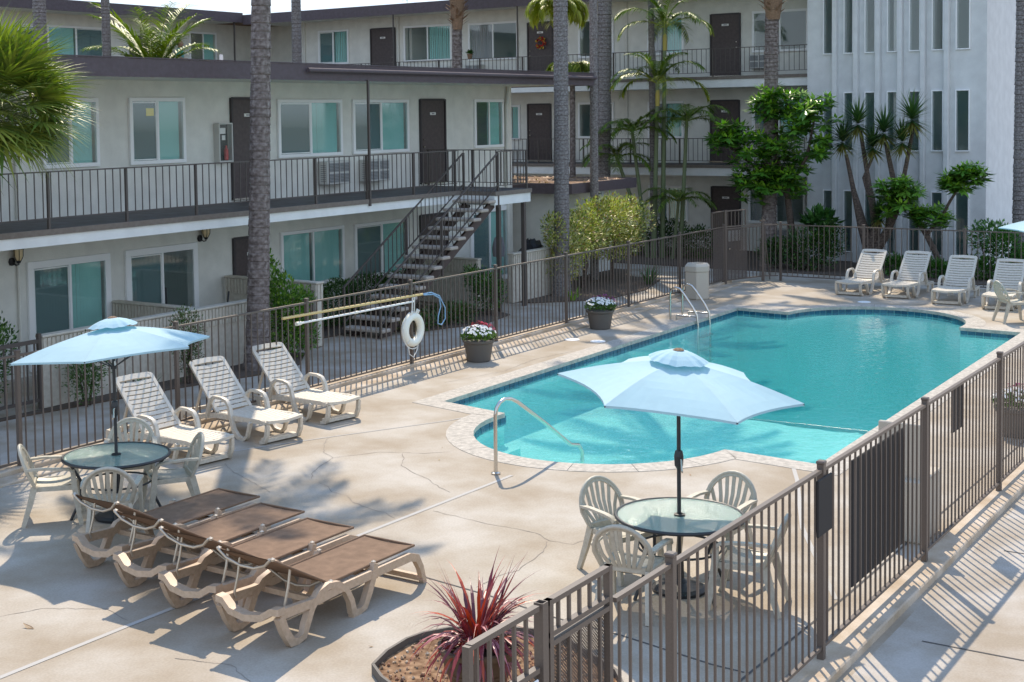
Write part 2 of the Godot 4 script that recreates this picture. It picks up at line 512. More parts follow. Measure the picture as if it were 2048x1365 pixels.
func make_ground() -> void:
	var s := Shape.new()
	s.span(V(-400, -1.2, -16.0 - 400), V(0.5, -0.05, 400)); s.span(V(36.1, -1.2, -416), V(600, -0.05, 400))
	s.span(V(0.5, -1.2, -416), V(36.1, -0.05, -14.96)); s.span(V(0.5, -1.2, -3.56), V(36.1, -0.05, 400))
	structure("ground", s, M.earth)
	var pool := pool_outline()
	var rim := grown(pool, 0.37)
	# the deck: one slab with the pool cut out of it
	var key := PackedVector2Array([Vector2(0.5, -14.96), Vector2(36.1, -14.96), Vector2(36.1, -3.56), Vector2(0.5, -3.56)])
	var best := 0
	for i in rim.size():
		if rim[i].distance_to(key[3]) < rim[best].distance_to(key[3]): best = i
	var ring := PackedVector2Array()
	var flip := Geometry2D.is_polygon_clockwise(rim) == Geometry2D.is_polygon_clockwise(key)
	for i in rim.size() + 1:
		ring.append(rim[posmod(best - i if flip else best + i, rim.size())])
	key.append_array(ring)
	key.append(key[3])
	s = Shape.new()
	s.prism(key, -0.2, 0.0, false)
	var deck := structure("pool_deck", s, M.concrete)
	part(deck, "expansion_joint", ribbon([[0.6, -9.36], [7.04, -9.31], [8.5, -9.3], [11.56, -9.21], [14.62, -9.13]], 0.055, 0.004), M.joint)
	part(deck, "expansion_joint", ribbon([[10.6, -14.3], [13.65, -13.06], [15.04, -12.44], [16.83, -11.57], [17.1, -11.5]], 0.03, 0.004), M.joint)
	part(deck, "expansion_joint", ribbon([[16.9, -6.35], [16.25, -6.05], [14.39, -5.3], [12.4, -4.25]], 0.05, 0.004), M.joint)
	part(deck, "expansion_joint", ribbon([[0.6, -4.28], [10.37, -4.26], [12.59, -4.2], [36.0, -4.15]], 0.022, 0.004), M.seam)
	part(deck, "expansion_joint", ribbon([[10.9, -7.86], [10.79, -7.01], [10.62, -6.2], [10.55, -5.47], [10.38, -4.58], [10.37, -4.3]], 0.02, 0.004), M.seam)
	for a in [[[15.01, -12.41], [14.71, -12.23], [14.34, -11.94], [14.16, -11.63], [13.7, -11.48], [13.43, -11.36], [13.17, -11.17]],
			[[14.16, -11.63], [14.53, -11.39], [14.72, -11.31], [14.86, -11.0], [14.98, -10.73], [15.23, -10.48]],
			[[13.08, -10.98], [13.01, -10.77], [12.83, -10.56], [12.82, -10.32], [12.63, -10.09], [12.51, -9.76], [12.47, -9.49], [12.35, -9.26]],
			[[14.83, -10.98], [14.62, -10.8], [14.31, -10.62], [14.07, -10.24], [13.93, -9.93], [13.69, -9.59], [13.57, -9.35]],
			[[12.82, -9.08], [12.78, -8.73], [12.72, -8.35], [12.73, -7.95], [12.72, -7.64], [12.55, -7.38], [12.58, -7.11], [12.78, -7.07], [12.91, -6.94]],
			[[12.52, -7.39], [12.2, -7.24], [11.85, -7.19], [11.56, -7.16], [11.26, -7.23], [10.92, -7.23]],
			[[13.17, -12.65], [12.92, -12.27], [12.78, -11.94], [12.55, -11.46], [12.43, -11.2]],
			[[7.9, -10.5], [8.3, -10.3], [8.6, -9.8], [8.5, -9.4]], [[8.2, -7.1], [8.05, -7.5], [8.25, -7.9], [8.1, -8.4]],
			[[19.2, -13.3], [20.6, -13.0], [21.9, -13.15], [23.1, -12.95]], [[25.2, -13.6], [26.1, -13.2], [26.9, -13.25]], [[31.9, -12.7], [32.4, -11.5], [32.2, -10.3]]]:
		part(deck, "crack", ribbon(a, 0.008, 0.003, 0.012), M.crack)
	s = Shape.new()
	s.span(V(0.5, -0.2, -3.56), V(60, 0.0, 9)) # the walk outside the near fence
	var side := structure("sidewalk", s, M.walk)
	for k in 5:
		part(side, "expansion_joint", ribbon([[8.9 + k * 2.9, -3.3], [9.1 + k * 2.9, 8.9]], 0.02, 0.004), M.seam)
	s = Shape.new()
	s.span(V(0.5, -0.2, -21.0), V(36.1, -0.015, -14.96))
	structure("path", s, M.walk)
	s = Shape.new()
	s.span(V(36.1, -0.2, -30.0), V(60, -0.015, 9.0))
	structure("back_path", s, M.walk)
	# kerbs under the long fences
	s = Shape.new()
	s.bevel(V(18.2, 0.02, -14.66), V(32, 0.15, 0.34), 0.012)
	structure("kerb", s, M.kerb)
	s = Shape.new()
	s.bevel(V(18.2, -0.02, -14.335), V(32, 0.11, 0.30), 0.012)
	structure("kerb", s, M.kerb)
	s = Shape.new()
	s.bevel(V(17.0, 0.01, -3.76), V(31, 0.13, 0.26), 0.012)
	structure("kerb", s, M.kerb)
	# planting beds
	var beds := [[[12.0, -17.5], [13.9, -17.35], [16.5, -16.95], [18.2, -16.55], [19.3, -16.6], [20.3, -17.3], [20.2, -17.6]],
		[[21.6, -20.1], [21.6, -18.2], [23.0, -18.1], [23.6, -16.95], [25.2, -16.35], [26.6, -16.6], [27.0, -17.4], [26.9, -20.1]],
		[[28.5, -17.7], [28.5, -17.2], [29.9, -15.9], [32.0, -15.9], [34.1, -16.5], [34.5, -17.6], [35.9, -18.4], [35.9, -18.9], [31, -18.9]],
		[[37.6, -21.5], [37.3, -14.9], [37.2, -12.0], [36.9, -9.0], [36.7, -3.0], [41.0, -3.0], [42.5, -15.0], [42.5, -21.5]]]
	for b in beds:
		var p := PackedVector2Array()
		for q in b: p.append(Vector2(q[0], q[1]))
		s = Shape.new()
		s.prism(p, -0.1, 0.012)
		structure("planting_soil", s, M.soil)
	gravel_bed()
	make_pool(pool, rim)

func gravel_bed() -> void:
	var edge := [[8.1, -5.0], [8.35, -6.1], [8.59, -6.6], [8.75, -6.81], [9.04, -6.89], [9.35, -6.91], [9.54, -6.87], [9.75, -6.75], [10.0, -6.42], [10.12, -6.1], [10.1, -5.8], [9.96, -5.53], [9.7, -5.1], [9.2, -4.7], [8.5, -4.6]]
	var p := PackedVector2Array()
	for q in edge: p.append(Vector2(q[0], q[1]))
	var s := Shape.new()
	s.prism(p, -0.05, 0.02)
	structure("gravel_bed", s, M.gravel)
	var e := Shape.new()   # a low dark plastic edging
	var pts := []
	for q in edge: pts.append(V(q[0], 0.03, q[1]))
	pts.append(pts[0])
	for i in pts.size() - 1: e.beam(pts[i], pts[i + 1], 0.025, 0.10)
	tag(part(self, "bed_edging", e, M.pot), "low dark edging curved around the gravel bed", "edging")
	var st := Shape.new()   # loose stones
	st.colored = true
	for k in 1500:
		var x := rng.randf_range(8.1, 10.15)
		var z := rng.randf_range(-6.95, -4.6)
		if not Geometry2D.is_point_in_polygon(Vector2(x, z), p): continue
		var r := rng.randf_range(0.006, 0.02)
		var g := rng.randf_range(0.5, 1.25)
		st.tint = [Color(0.42, 0.22, 0.11), Color(0.46, 0.31, 0.19), Color(0.50, 0.40, 0.29), Color(0.28, 0.15, 0.09)][k % 4] * g
		var b := Basis(Vector3(rng.randf(), rng.randf(), rng.randf()).normalized(), rng.randf() * TAU)
		var q := []
		for d in [V(1, 0, 0), V(0, 1, 0), V(0, 0, 1), V(-1, 0, 0), V(0, -1, 0), V(0, 0, -1)]: q.append(V(x, 0.022 + r * 0.4, z) + b * (d * r * rng.randf_range(0.7, 1.3)))
		for f in [[0, 1, 2], [1, 3, 2], [3, 4, 2], [4, 0, 2], [1, 0, 5], [3, 1, 5], [4, 3, 5], [0, 4, 5]]: st.tri(q[f[0]], q[f[1]], q[f[2]])
	var gm := mat("stones", Color(1, 1, 1), 0.9)
	gm.vertex_color_use_as_albedo = true
	var so := part(self, "gravel", st, gm)
	so.set_meta("kind", "stuff")
	tag(so, "loose tan and rust gravel around the red plant's pot", "gravel")

func pool_floor(x: float) -> float:
	if x < 17.0: return -0.62
	return lerpf(-0.85, -2.35, smoothstep(22.5, 26.5, x))

func make_pool(pool: PackedVector2Array, rim: PackedVector2Array) -> void:
	var level := -0.125
	var t := thing("swimming_pool", "turquoise swimming pool with rounded ends and dark blue tile band", "pool")
	# coping stones, cut every metre or so round the rim
	var inner := []
	var outer := []
	for i in pool.size():
		var a := pool[i]
		var b := pool[(i + 1) % pool.size()]
		var ra := rim[i]
		var rb := rim[(i + 1) % pool.size()]
		var cut := maxi(1, int(round(a.distance_to(b) / 1.1)))
		for j in cut:
			inner.append(a.lerp(b, float(j) / cut)); outer.append(ra.lerp(rb, float(j) / cut))
	var i := 0
	while i < inner.size():
		var short: bool = inner[i].distance_to(inner[(i + 1) % inner.size()]) < 0.5
		var upto := i + (3 if short and i + 3 <= inner.size() and inner[(i + 2) % inner.size()].distance_to(inner[(i + 3) % inner.size()]) < 0.5 else 1)
		var s := Shape.new()
		for k in range(i, upto):
			var k2 := (k + 1) % inner.size()
			var a: Vector2 = inner[k]
			var b: Vector2 = inner[k2]
			var c: Vector2 = outer[k2]
			var d: Vector2 = outer[k]
			if k == i: a = a.lerp(inner[k2], 0.004 / a.distance_to(inner[k2])); d = d.lerp(outer[k2], 0.004 / maxf(d.distance_to(outer[k2]), 0.01))
			if k == upto - 1: b = b.lerp(inner[k], 0.004 / b.distance_to(inner[k])); c = c.lerp(outer[k], 0.004 / maxf(c.distance_to(outer[k]), 0.01))
			var lip := 0.02
			var ai := a + (a - d).normalized() * lip
			var bi := b + (b - c).normalized() * lip
			s.hexa([V(ai.x, -0.06, ai.y), V(bi.x, -0.06, bi.y), V(c.x, -0.06, c.y), V(d.x, -0.06, d.y), V(ai.x, 0.006, ai.y), V(bi.x, 0.006, bi.y), V(c.x, 0.006, c.y), V(d.x, 0.006, d.y)])
		part(t, "coping_stone", s, M.coping)
		i = upto
	# shell
	var s := Shape.new()
	var g := Shape.new()
	for k in pool.size():
		var a := pool[k]
		var b := pool[(k + 1) % pool.size()]
		var fa := pool_floor(a.x)
		var fb := pool_floor(b.x)
		s.quad(V(a.x, fa - 0.02, a.y), V(b.x, fb - 0.02, b.y), V(b.x, -0.19, b.y), V(a.x, -0.19, a.y))
		g.quad(V(a.x, -0.19, a.y), V(b.x, -0.19, b.y), V(b.x, -0.02, b.y), V(a.x, -0.02, a.y))
	var id := Geometry2D.triangulate_polygon(pool)
	var sub := []   # split the floor so that it can slope
	for k in range(0, id.size(), 3): sub.append([pool[id[k]], pool[id[k + 1]], pool[id[k + 2]]])
	for r in 4:
		var more := []
		for q in sub:
			var ab: Vector2 = (q[0] + q[1]) / 2
			var bc: Vector2 = (q[1] + q[2]) / 2
			var ca: Vector2 = (q[2] + q[0]) / 2
			more.append_array([[q[0], ab, ca], [ab, q[1], bc], [ca, bc, q[2]], [ab, bc, ca]])
		sub = more
	for q in sub:
		s.trin(V(q[0].x, pool_floor(q[0].x), q[0].y), V(q[1].x, pool_floor(q[1].x), q[1].y), V(q[2].x, pool_floor(q[2].x), q[2].y), UP3, UP3, UP3)
	part(t, "shell", s, M.plaster)
	part(t, "grout_band", g, M.grout)
	# entry steps in the near round end
	for k in 1:
		var st := Shape.new()
		var p := PackedVector2Array()
		for j in 25:
			var an := PI * j / 24.0
			var c := Vector2(17.435 - 0.1, -9.275)
			var u := (Vector2(17.22, -7.4) - Vector2(17.435, -9.275)) * (0.98)
			p.append(c + u * cos(an) + Vector2(-1.95, -0.22) * sin(an))
		for j in range(24, -1, -1):
			var an := PI * j / 24.0
			var c := Vector2(17.435 - 0.1, -9.275)
			var w := 0.80 - 0.17 * k
			var u := (Vector2(17.22, -7.4) - Vector2(17.435, -9.275)) * w
			p.append(c + u * cos(an) + Vector2(-1.95, -0.22) * w * sin(an))
		st.prism(p, -0.7, -0.46)
		part(t, "step", st, M.plaster)
	# tiles of the band, where one can see it
	var tile := Shape.new()
	tile.bevel(Vector3(), V(0.142, 0.145, 0.012), 0.004)
	var tm := tile.done()
	var runs := [[0, 1], [1, 2]]
	for k in range(2, 26): runs.append([k, k + 1])
	runs.append([26, 27])
	for k in range(41, 54): runs.append([k, k + 1])
	var carry := 0.0
	for r in runs:
		var a := pool[r[0] % pool.size()]
		var b := pool[r[1] % pool.size()]
		var d := (b - a).normalized()
		var l := a.distance_to(b)
		var nrm := Vector2(-d.y, d.x)
		var at := carry if l < 0.6 else 0.08
		while at < l - (0.0 if l < 0.6 else 0.07):
			var q := a + d * at + nrm * 0.004
			var o := part(t, "tile", tm, M["tile%d" % (rng.randi() % 3)])
			o.transform = Transform3D(Basis(V(d.x, 0, d.y), UP3, V(d.x, 0, d.y).cross(UP3)), V(q.x, -0.112, q.y))
			at += 0.155
		carry = at - l if l < 0.6 else 0.08
	s = Shape.new()
	s.prism(pool, 0, level, false)
	var w := structure("water", s, M.water)
	for q in [[V(23.45, -1.3, -9.3), V(12.4, 2.32, 6.4), RenderingServer.FOG_VOLUME_SHAPE_BOX], [V(29.6, -1.3, -9.42), V(4.0, 2.32, 3.9), RenderingServer.FOG_VOLUME_SHAPE_CYLINDER], [V(17.35, -1.3, -9.28), V(3.9, 2.32, 3.7), RenderingServer.FOG_VOLUME_SHAPE_CYLINDER]]:   # the milky body of water
		var fv := FogVolume.new()
		fv.name = numbered("water_body")
		fv.shape = q[2]; fv.size = q[1]
		var fm := FogMaterial.new()
		fm.density = 0.075; fm.albedo = lin(0.0, 0.92, 0.92)
		fv.material = fm
		add_child(fv)
		fv.position = q[0]
		fv.set_meta("kind", "structure")
	# a dark rope lying across the floor of the pool
	s = Shape.new()
	var pts := []
	for k in 20:
		var q := Vector2(23.6, -11.9).lerp(Vector2(22.9, -6.2), k / 19.0)
		pts.append(V(q.x, pool_floor(q.x) + 0.02, q.y))
	s.tube(pts, 0.035, 6)
	tag(part(self, "lane_line", s, M.tile1), "dark line across the pool floor between shallow and deep end", "lane line")
	# ladder at the long side by the bin
	var ld := thing("pool_ladder", "chrome pool ladder with two looped handrails by the beige bin", "ladder")
	for e in [0.0, 0.62]:
		var sh := Shape.new()
		sh.tube([V(27.65 + e, 0, -13.15), V(27.65 + e, 0.56, -13.15), V(27.65 + e, 0.66, -13.12), V(27.65 + e, 0.71, -13.02), V(27.65 + e, 0.68, -12.92), V(27.65 + e, 0.58, -12.83), V(27.65 + e, 0.3, -12.62), V(27.65 + e, 0.12, -12.52), V(27.65 + e, -0.2, -12.49), V(27.65 + e, -1.1, -12.49)], 0.024, 10)
		part(ld, "rail", sh, M.steel)
		sh = Shape.new()
		sh.tube([V(27.65 + e, 0.10, -13.0), V(27.65 + e, 0.10, -12.53)], 0.022, 8)
		sh.tube([V(27.65 + e, 0.0, -13.0), V(27.65 + e, 0.10, -13.0)], 0.02, 8)
		part(ld, "brace", sh, M.steel)
	for k in 3:
		var sh := Shape.new()
		sh.box(V(27.96, -0.35 - 0.28 * k, -12.46), V(0.6, 0.03, 0.1))
		part(ld, "step", sh, M.steel)
	# grab rail at the steps
	var gr := thing("grab_rail", "bent chrome grab rail leading down into the rounded shallow end", "handrail")
	var gs := Shape.new()
	gs.tube([V(14.58, 0, -9.34), V(14.59, 0.74, -9.34), V(14.61, 0.83, -9.335), V(14.67, 0.89, -9.325), V(14.76, 0.92, -9.31), V(14.88, 0.905, -9.29), V(15.0, 0.85, -9.27), V(15.6, 0.45, -9.19), V(16.1, 0.09, -9.12), V(16.28, 0.05, -9.1), V(16.36, -0.05, -9.09), V(16.37, -0.6, -9.09)], 0.025, 10)
	part(gr, "rail", gs, M.steel)
	for q in [V(14.58, 0.01, -9.34)]:
		gs = Shape.new()
		gs.lathe([Vector2(0.06, -0.005), Vector2(0.06, 0.008), Vector2(0.03, 0.02), Vector2(0, 0.02)], 14, q)
		part(gr, "flange", gs, M.steel)
	for q in [[24.19, -13.65, "nearer the fence"], [24.25, -13.1, "nearer the pool"], [32.3, -10.4, "in front of the far loungers"]]:
		var sk := thing("skimmer_lid", "round white skimmer lid in the deck %s" % q[2], "lid", V(q[0], 0, q[1]), 0.0, "lids set in the deck")
		var d := Shape.new()
		d.lathe([Vector2(0.15, 0.0), Vector2(0.15, 0.008), Vector2(0.135, 0.012), Vector2(0, 0.012)], 24)
		part(sk, "cover", d, M.white)

# ---------------------------------------------------------------- buildings
func wall_node(parent: Node, called: String, face: String, at: Vector3) -> MeshInstance3D:   # local x along the wall, y up, z out of it
	var o := MeshInstance3D.new()
	o.name = called
	parent.add_child(o, true)
	o.transform = Transform3D(Basis() if face == "z" else Basis(V(0, 0, 1), UP3, V(-1, 0, 0)), at)
	return o

func window(parent: Node, face: String, at: Vector3, w: float, h: float, panes := "sb", rim := 0.075) -> MeshInstance3D:   # at: lower left corner; one letter per pane: s screen, b blinds, d dark room, c curtain
	var o := wall_node(parent, "window", face, at)
	holes.append([(at.x if face == "z" else at.z) + rim * 0.5, at.y + rim * 0.5, w - rim, h - rim])
	var s := Shape.new()
	var dep := 0.06
	s.bevel(V(w / 2, rim / 2, dep / 2), V(w, rim, dep), 0.006); s.bevel(V(w / 2, h - rim / 2, dep / 2), V(w, rim, dep), 0.006)
	s.bevel(V(rim / 2, h / 2, dep / 2), V(rim, h - 2 * rim, dep), 0.006); s.bevel(V(w - rim / 2, h / 2, dep / 2), V(rim, h - 2 * rim, dep), 0.006)
	o.mesh = s.done(); o.material_override = M.trim
	var k := panes.length()
	var each := (w - 2 * rim) / k
	for i in k:
		var x0 := rim + each * i
		var x1 := x0 + each
		if i > 0:
			s = Shape.new()
			s.box(V(x0, h / 2, 0.026), V(0.05, h - 2 * rim, 0.044))
			part(o, "mullion", s, M.trim)
		var gx0 := x0 + (0.025 if i > 0 else 0.0)
		var gx1 := x1 - (0.025 if i < k - 1 else 0.0)
		var c := panes[i]
		if c == "b" or c == "c":
			s = Shape.new()
			var n := maxi(2, int((gx1 - gx0) / 0.085))
			for j in n:
				var a := lerpf(gx0 + 0.01, gx1 - 0.03, float(j) / n)
				var b := a + (gx1 - gx0) / n * rng.randf_range(0.80, 0.96)
				var tz := rng.randf_range(0.006, 0.020)
				s.quad(V(a, rim - 0.02, -0.05), V(b, rim - 0.02, -0.05 + tz), V(b, h - rim + 0.02, -0.05 + tz), V(a, h - rim + 0.02, -0.05))
			part(o, "blinds", s, M.blinds if c == "b" else M.curtain)
		elif c == "s":
			s = Shape.new()
			var e := 0.022
			s.box(V(gx0 + e / 2 + 0.004, h / 2, 0.033), V(e, h - 2 * rim - 0.02, 0.016)); s.box(V(gx1 - e / 2 - 0.004, h / 2, 0.033), V(e, h - 2 * rim - 0.02, 0.016))
			s.box(V((gx0 + gx1) / 2, rim + 0.02, 0.033), V(gx1 - gx0 - 0.06, e, 0.016)); s.box(V((gx0 + gx1) / 2, h - rim - 0.02, 0.033), V(gx1 - gx0 - 0.06, e, 0.016))
			part(o, "screen_frame", s, M.trim)
			s = Shape.new()
			s.quad(V(gx0, rim, 0.014), V(gx1, rim, 0.014), V(gx1, h - rim, 0.014), V(gx0, h - rim, 0.014))
			part(o, "screen", s, M.screen)
		s = Shape.new()
		var tilt := rng.randf_range(-0.004, 0.004)   # no pane stands quite true
		s.quad(V(gx0, rim, 0.036), V(gx1, rim, 0.036 + tilt), V(gx1, h - rim, 0.036 + tilt), V(gx0, h - rim, 0.036))
		s.quad(V(gx0, rim, 0.048), V(gx1, rim, 0.048 - tilt), V(gx1, h - rim, 0.048 - tilt), V(gx0, h - rim, 0.048))   # double glazing
		part(o, "pane", s, M.glass)
	return o

func holed_wall(parent: Node, face: String, plane: float, thick: float, u0: float, u1: float, y0: float, y1: float, m: Material) -> void:   # a wall with the collected openings cut through it
	var us := [u0, u1]
	var ys := [y0, y1]
	for q in holes:
		us.append_array([q[0], q[0] + q[2]]); ys.append_array([q[1], q[1] + q[3]])
	us.sort(); ys.sort()
	var s := Shape.new()
	var at := func(u: float, y: float, d: float) -> Vector3: return V(u, y, plane - d) if face == "z" else V(plane + d, y, u)
	var out := V(0, 0, 1) if face == "z" else V(-1, 0, 0)
	var wide := V(1, 0, 0) if face == "z" else V(0, 0, 1)
	for j in ys.size() - 1:
		if ys[j + 1] - ys[j] < 1e-4: continue
		var from = null
		for i in us.size():
			var open := i == us.size() - 1
			if not open and us[i + 1] - us[i] > 1e-4:
				for q in holes:
					if us[i] + 1e-4 > q[0] and us[i + 1] - 1e-4 < q[0] + q[2] and ys[j] + 1e-4 > q[1] and ys[j + 1] - 1e-4 < q[1] + q[3]: open = true
			if not open:
				if from == null: from = us[i]
			elif from != null:
				for d in [0.0, thick]:
					var n := out if d == 0.0 else -out
					s.quadn(at.call(from, ys[j], d), at.call(us[i], ys[j], d), at.call(us[i], ys[j + 1], d), at.call(from, ys[j + 1], d), n, n, n, n)
				from = null
	for q in holes + [[u0, y0, u1 - u0, y1 - y0]]:
		var sg := -1.0 if q[0] == u0 and q[2] == u1 - u0 else 1.0
		var a: float = q[0]
		var b: float = q[0] + q[2]
		var c: float = q[1]
		var e: float = q[1] + q[3]
		s.quadn(at.call(a, c, 0.0), at.call(a, c, thick), at.call(a, e, thick), at.call(a, e, 0.0), wide * sg, wide * sg, wide * sg, wide * sg)
		s.quadn(at.call(b, c, 0.0), at.call(b, c, thick), at.call(b, e, thick), at.call(b, e, 0.0), -wide * sg, -wide * sg, -wide * sg, -wide * sg)
		s.quadn(at.call(a, c, 0.0), at.call(b, c, 0.0), at.call(b, c, thick), at.call(a, c, thick), UP3 * sg, UP3 * sg, UP3 * sg, UP3 * sg)
		s.quadn(at.call(a, e, 0.0), at.call(b, e, 0.0), at.call(b, e, thick), at.call(a, e, thick), -UP3 * sg, -UP3 * sg, -UP3 * sg, -UP3 * sg)
	part(parent, "wall", s, m)
	holes = []

func inside(parent: Node, lo: Vector3, hi: Vector3, floors: Array, splits: Array, along: String) -> void:   # floors, partitions and back walls of the rooms
	var s := Shape.new()
	for y in floors: s.span(V(lo.x, y - 0.2, lo.z), V(hi.x, y, hi.z))
	part(parent, "room_floor", s, M.interior)
	s = Shape.new()
	for k in splits:
		if along == "x": s.span(V(k - 0.06, lo.y, lo.z), V(k + 0.06, hi.y, hi.z))
		else: s.span(V(lo.x, lo.y, k - 0.06), V(hi.x, hi.y, k + 0.06))
	part(parent, "partition", s, M.interior)

func door(parent: Node, face: String, at: Vector3, w: float, h: float, knob_right := true) -> void:
	var o := wall_node(parent, "door", face, at)
	var s := Shape.new()
	s.box(V(w / 2, h / 2, 0.015), V(w - 0.1, h - 0.05, 0.03))
	o.mesh = s.done(); o.material_override = M.door
	s = Shape.new()
	s.box(V(0.025, h / 2, 0.03), V(0.05, h, 0.06)); s.box(V(w - 0.025, h / 2, 0.03), V(0.05, h, 0.06)); s.box(V(w / 2, h - 0.012, 0.028), V(w - 0.1, 0.05, 0.056))
	part(o, "frame", s, M.door_frame)
	s = Shape.new()
	s.box(V(w / 2, h - 0.36, 0.036), V(0.24, 0.065, 0.008))
	var pl := part(o, "number_plate", s, M.white)
	s = Shape.new()
	s.box(V(w / 2, h - 0.36, 0.042), V(0.12, 0.03, 0.002))
	part(pl, "numeral", s, M.curtain)
	var x := w - 0.13 if knob_right else 0.13
	s = Shape.new()
	for y in [0.92, 1.10]:
		var r := 0.03 if y < 1.0 else 0.022
		s.tube([V(x, y, 0.03), V(x, y, 0.05), V(x, y, 0.075)], [r * 0.6, r, r * 0.7], 10)
	part(o, "knob", s, M.steel)
	s = Shape.new()
	s.box(V(w / 2, 0.015, 0.05), V(w, 0.03, 0.1))
	part(o, "threshold", s, M.steel)

func air_conditioner(parent: Node, face: String, at: Vector3, w: float, h: float, d := 0.30) -> void:
	var o := wall_node(parent, "air_conditioner", face, at)
	var s := Shape.new()
	s.bevel(V(w / 2, h / 2, d / 2), V(w, h, d), 0.015)
	o.mesh = s.done(); o.material_override = M.ac_case
	for q in [0.27, 0.73]:
		for r in [0.27, 0.73]:
			s = Shape.new()
			s.box(V(w * q, h * r, d), V(w * 0.4, h * 0.38, 0.006))
			var g := part(o, "grille", s, M.ac_grille)
			s = Shape.new()
			for k in 6: s.box(V(w * q, h * r + h * 0.38 * (k / 6.0 - 0.42), d + 0.006), V(w * 0.39, 0.006, 0.006))
			part(g, "louvre", s, M.ac_case)
	s = Shape.new()
	for k in 9: s.box(V(0.0, h * (0.15 + 0.085 * k), d * 0.6), V(0.004, 0.012, d * 0.5))
	part(o, "side_vent", s, M.ac_grille)

func railing(label: String, a: Vector3, b: Vector3, posts: Array, group := "", low := 0.10, high := 0.92, gap := 0.158, called := "balcony_railing", foot := 0.10, category := "railing") -> Node3D:   # posts: distances from a
	var t := thing(called, label, category, a, 0.0, group)
	var d := (b - a)
	var l := d.length()
	var flat := Vector3(d.x, 0, d.z).normalized()
	var s := Shape.new()
	s.beam(V(0, high, 0), d + V(0, high, 0), 0.042, 0.022)
	part(t, "top_rail", s, M.rail)
	s = Shape.new()
	s.beam(V(0, low, 0), d + V(0, low, 0), 0.03, 0.016)
	part(t, "bottom_rail", s, M.rail)
	var turn := Basis(flat, UP3, flat.cross(UP3))
	for p in posts:
		s = Shape.new()
		s.box(d * (p / l) + V(0, (high - foot) / 2, 0), V(0.042, high + foot, 0.042), turn)
		part(t, "post", s, M.rail)
	var pk := Shape.new()
	pk.box(Vector3(), V(0.0145, high - low, 0.0145))
	var pm := pk.done()
	var n := int(l / gap)
	for k in range(1, n + 1):
		var q := k * l / (n + 1)
		var clear := true
		for p in posts:
			if absf(p - q) < 0.05: clear = false
		if clear:
			var o := part(t, "picket", pm, M.rail)
			o.transform = Transform3D(turn, d * (q / l) + V(0, (high + low) / 2, 0))
	return t

func sconce(label: String, at: Vector3) -> void:
	var t := thing("wall_lantern", label, "lantern", at, 0.0, "lanterns on the ground floor wall")
	var s := Shape.new()
	s.lathe([Vector2(0.0, -0.06), Vector2(0.05, -0.05), Vector2(0.07, 0.0), Vector2(0.05, 0.05), Vector2(0, 0.06)], 14)
	var o := part(t, "backplate", s, M.black)
	o.scale = V(1, 1.2, 0.5); o.position = V(-0.06, -0.08, 0.02)
	s = Shape.new()
	s.tube([V(-0.06, -0.08, 0.03), V(-0.03, -0.14, 0.09), V(0, -0.13, 0.13), V(0, -0.08, 0.13)], 0.012, 8)
	part(t, "arm", s, M.black)
	s = Shape.new()
	s.lathe([Vector2(0.0, 0.15), Vector2(0.115, 0.145), Vector2(0.12, 0.16), Vector2(0.06, 0.20), Vector2(0.02, 0.23), Vector2(0, 0.25)], 8, V(0, 0, 0.13))
	part(t, "cap", s, M.black)
	s = Shape.new()
	s.lathe([Vector2(0.045, -0.06), Vector2(0.08, 0.02), Vector2(0.085, 0.145)], 8, V(0, 0, 0.13))
	part(t, "glass", s, M.lamp_glass)
	s = Shape.new()
	for k in 6:
		var a := TAU * k / 6
		s.tube([V(0.047 * cos(a), -0.06, 0.13 + 0.047 * sin(a)), V(0.086 * cos(a), 0.02, 0.13 + 0.086 * sin(a)), V(0.09 * cos(a), 0.15, 0.13 + 0.09 * sin(a))], 0.006, 5)
	s.lathe([Vector2(0.0, -0.12), Vector2(0.03, -0.1), Vector2(0.05, -0.055), Vector2(0, -0.05)], 8, V(0, 0, 0.13))
	part(t, "cage", s, M.black)

func slab(parent: Node, a: Vector3, b: Vector3, face: String) -> void:   # a gallery floor between corners a and b: dark floor, tan edge, white band below it
	var top := b.y
	var e := 0.07
	var s := Shape.new()
	if face == "z": s.span(V(a.x, a.y, a.z), V(b.x, top - 0.1, b.z - 0.004))
	else: s.span(V(a.x + 0.004, a.y, a.z), V(b.x, top - 0.1, b.z))
	part(parent, "gallery_band", s, M.band)
	s = Shape.new()
	if face == "z": s.span(V(a.x, top - 0.1, a.z), V(b.x + 0.02, top - 0.004, b.z + 0.03))
	else: s.span(V(a.x - 0.03, top - 0.1, a.z), V(b.x, top - 0.004, b.z))
	part(parent, "gallery_edge", s, M.slab_edge)
	s = Shape.new()
	if face == "z": s.span(V(a.x, top - 0.004, a.z), V(b.x, top, b.z))
	else: s.span(V(a.x, top - 0.004, a.z), V(b.x, top, b.z))
	part(parent, "gallery_floor", s, M.walk_floor)

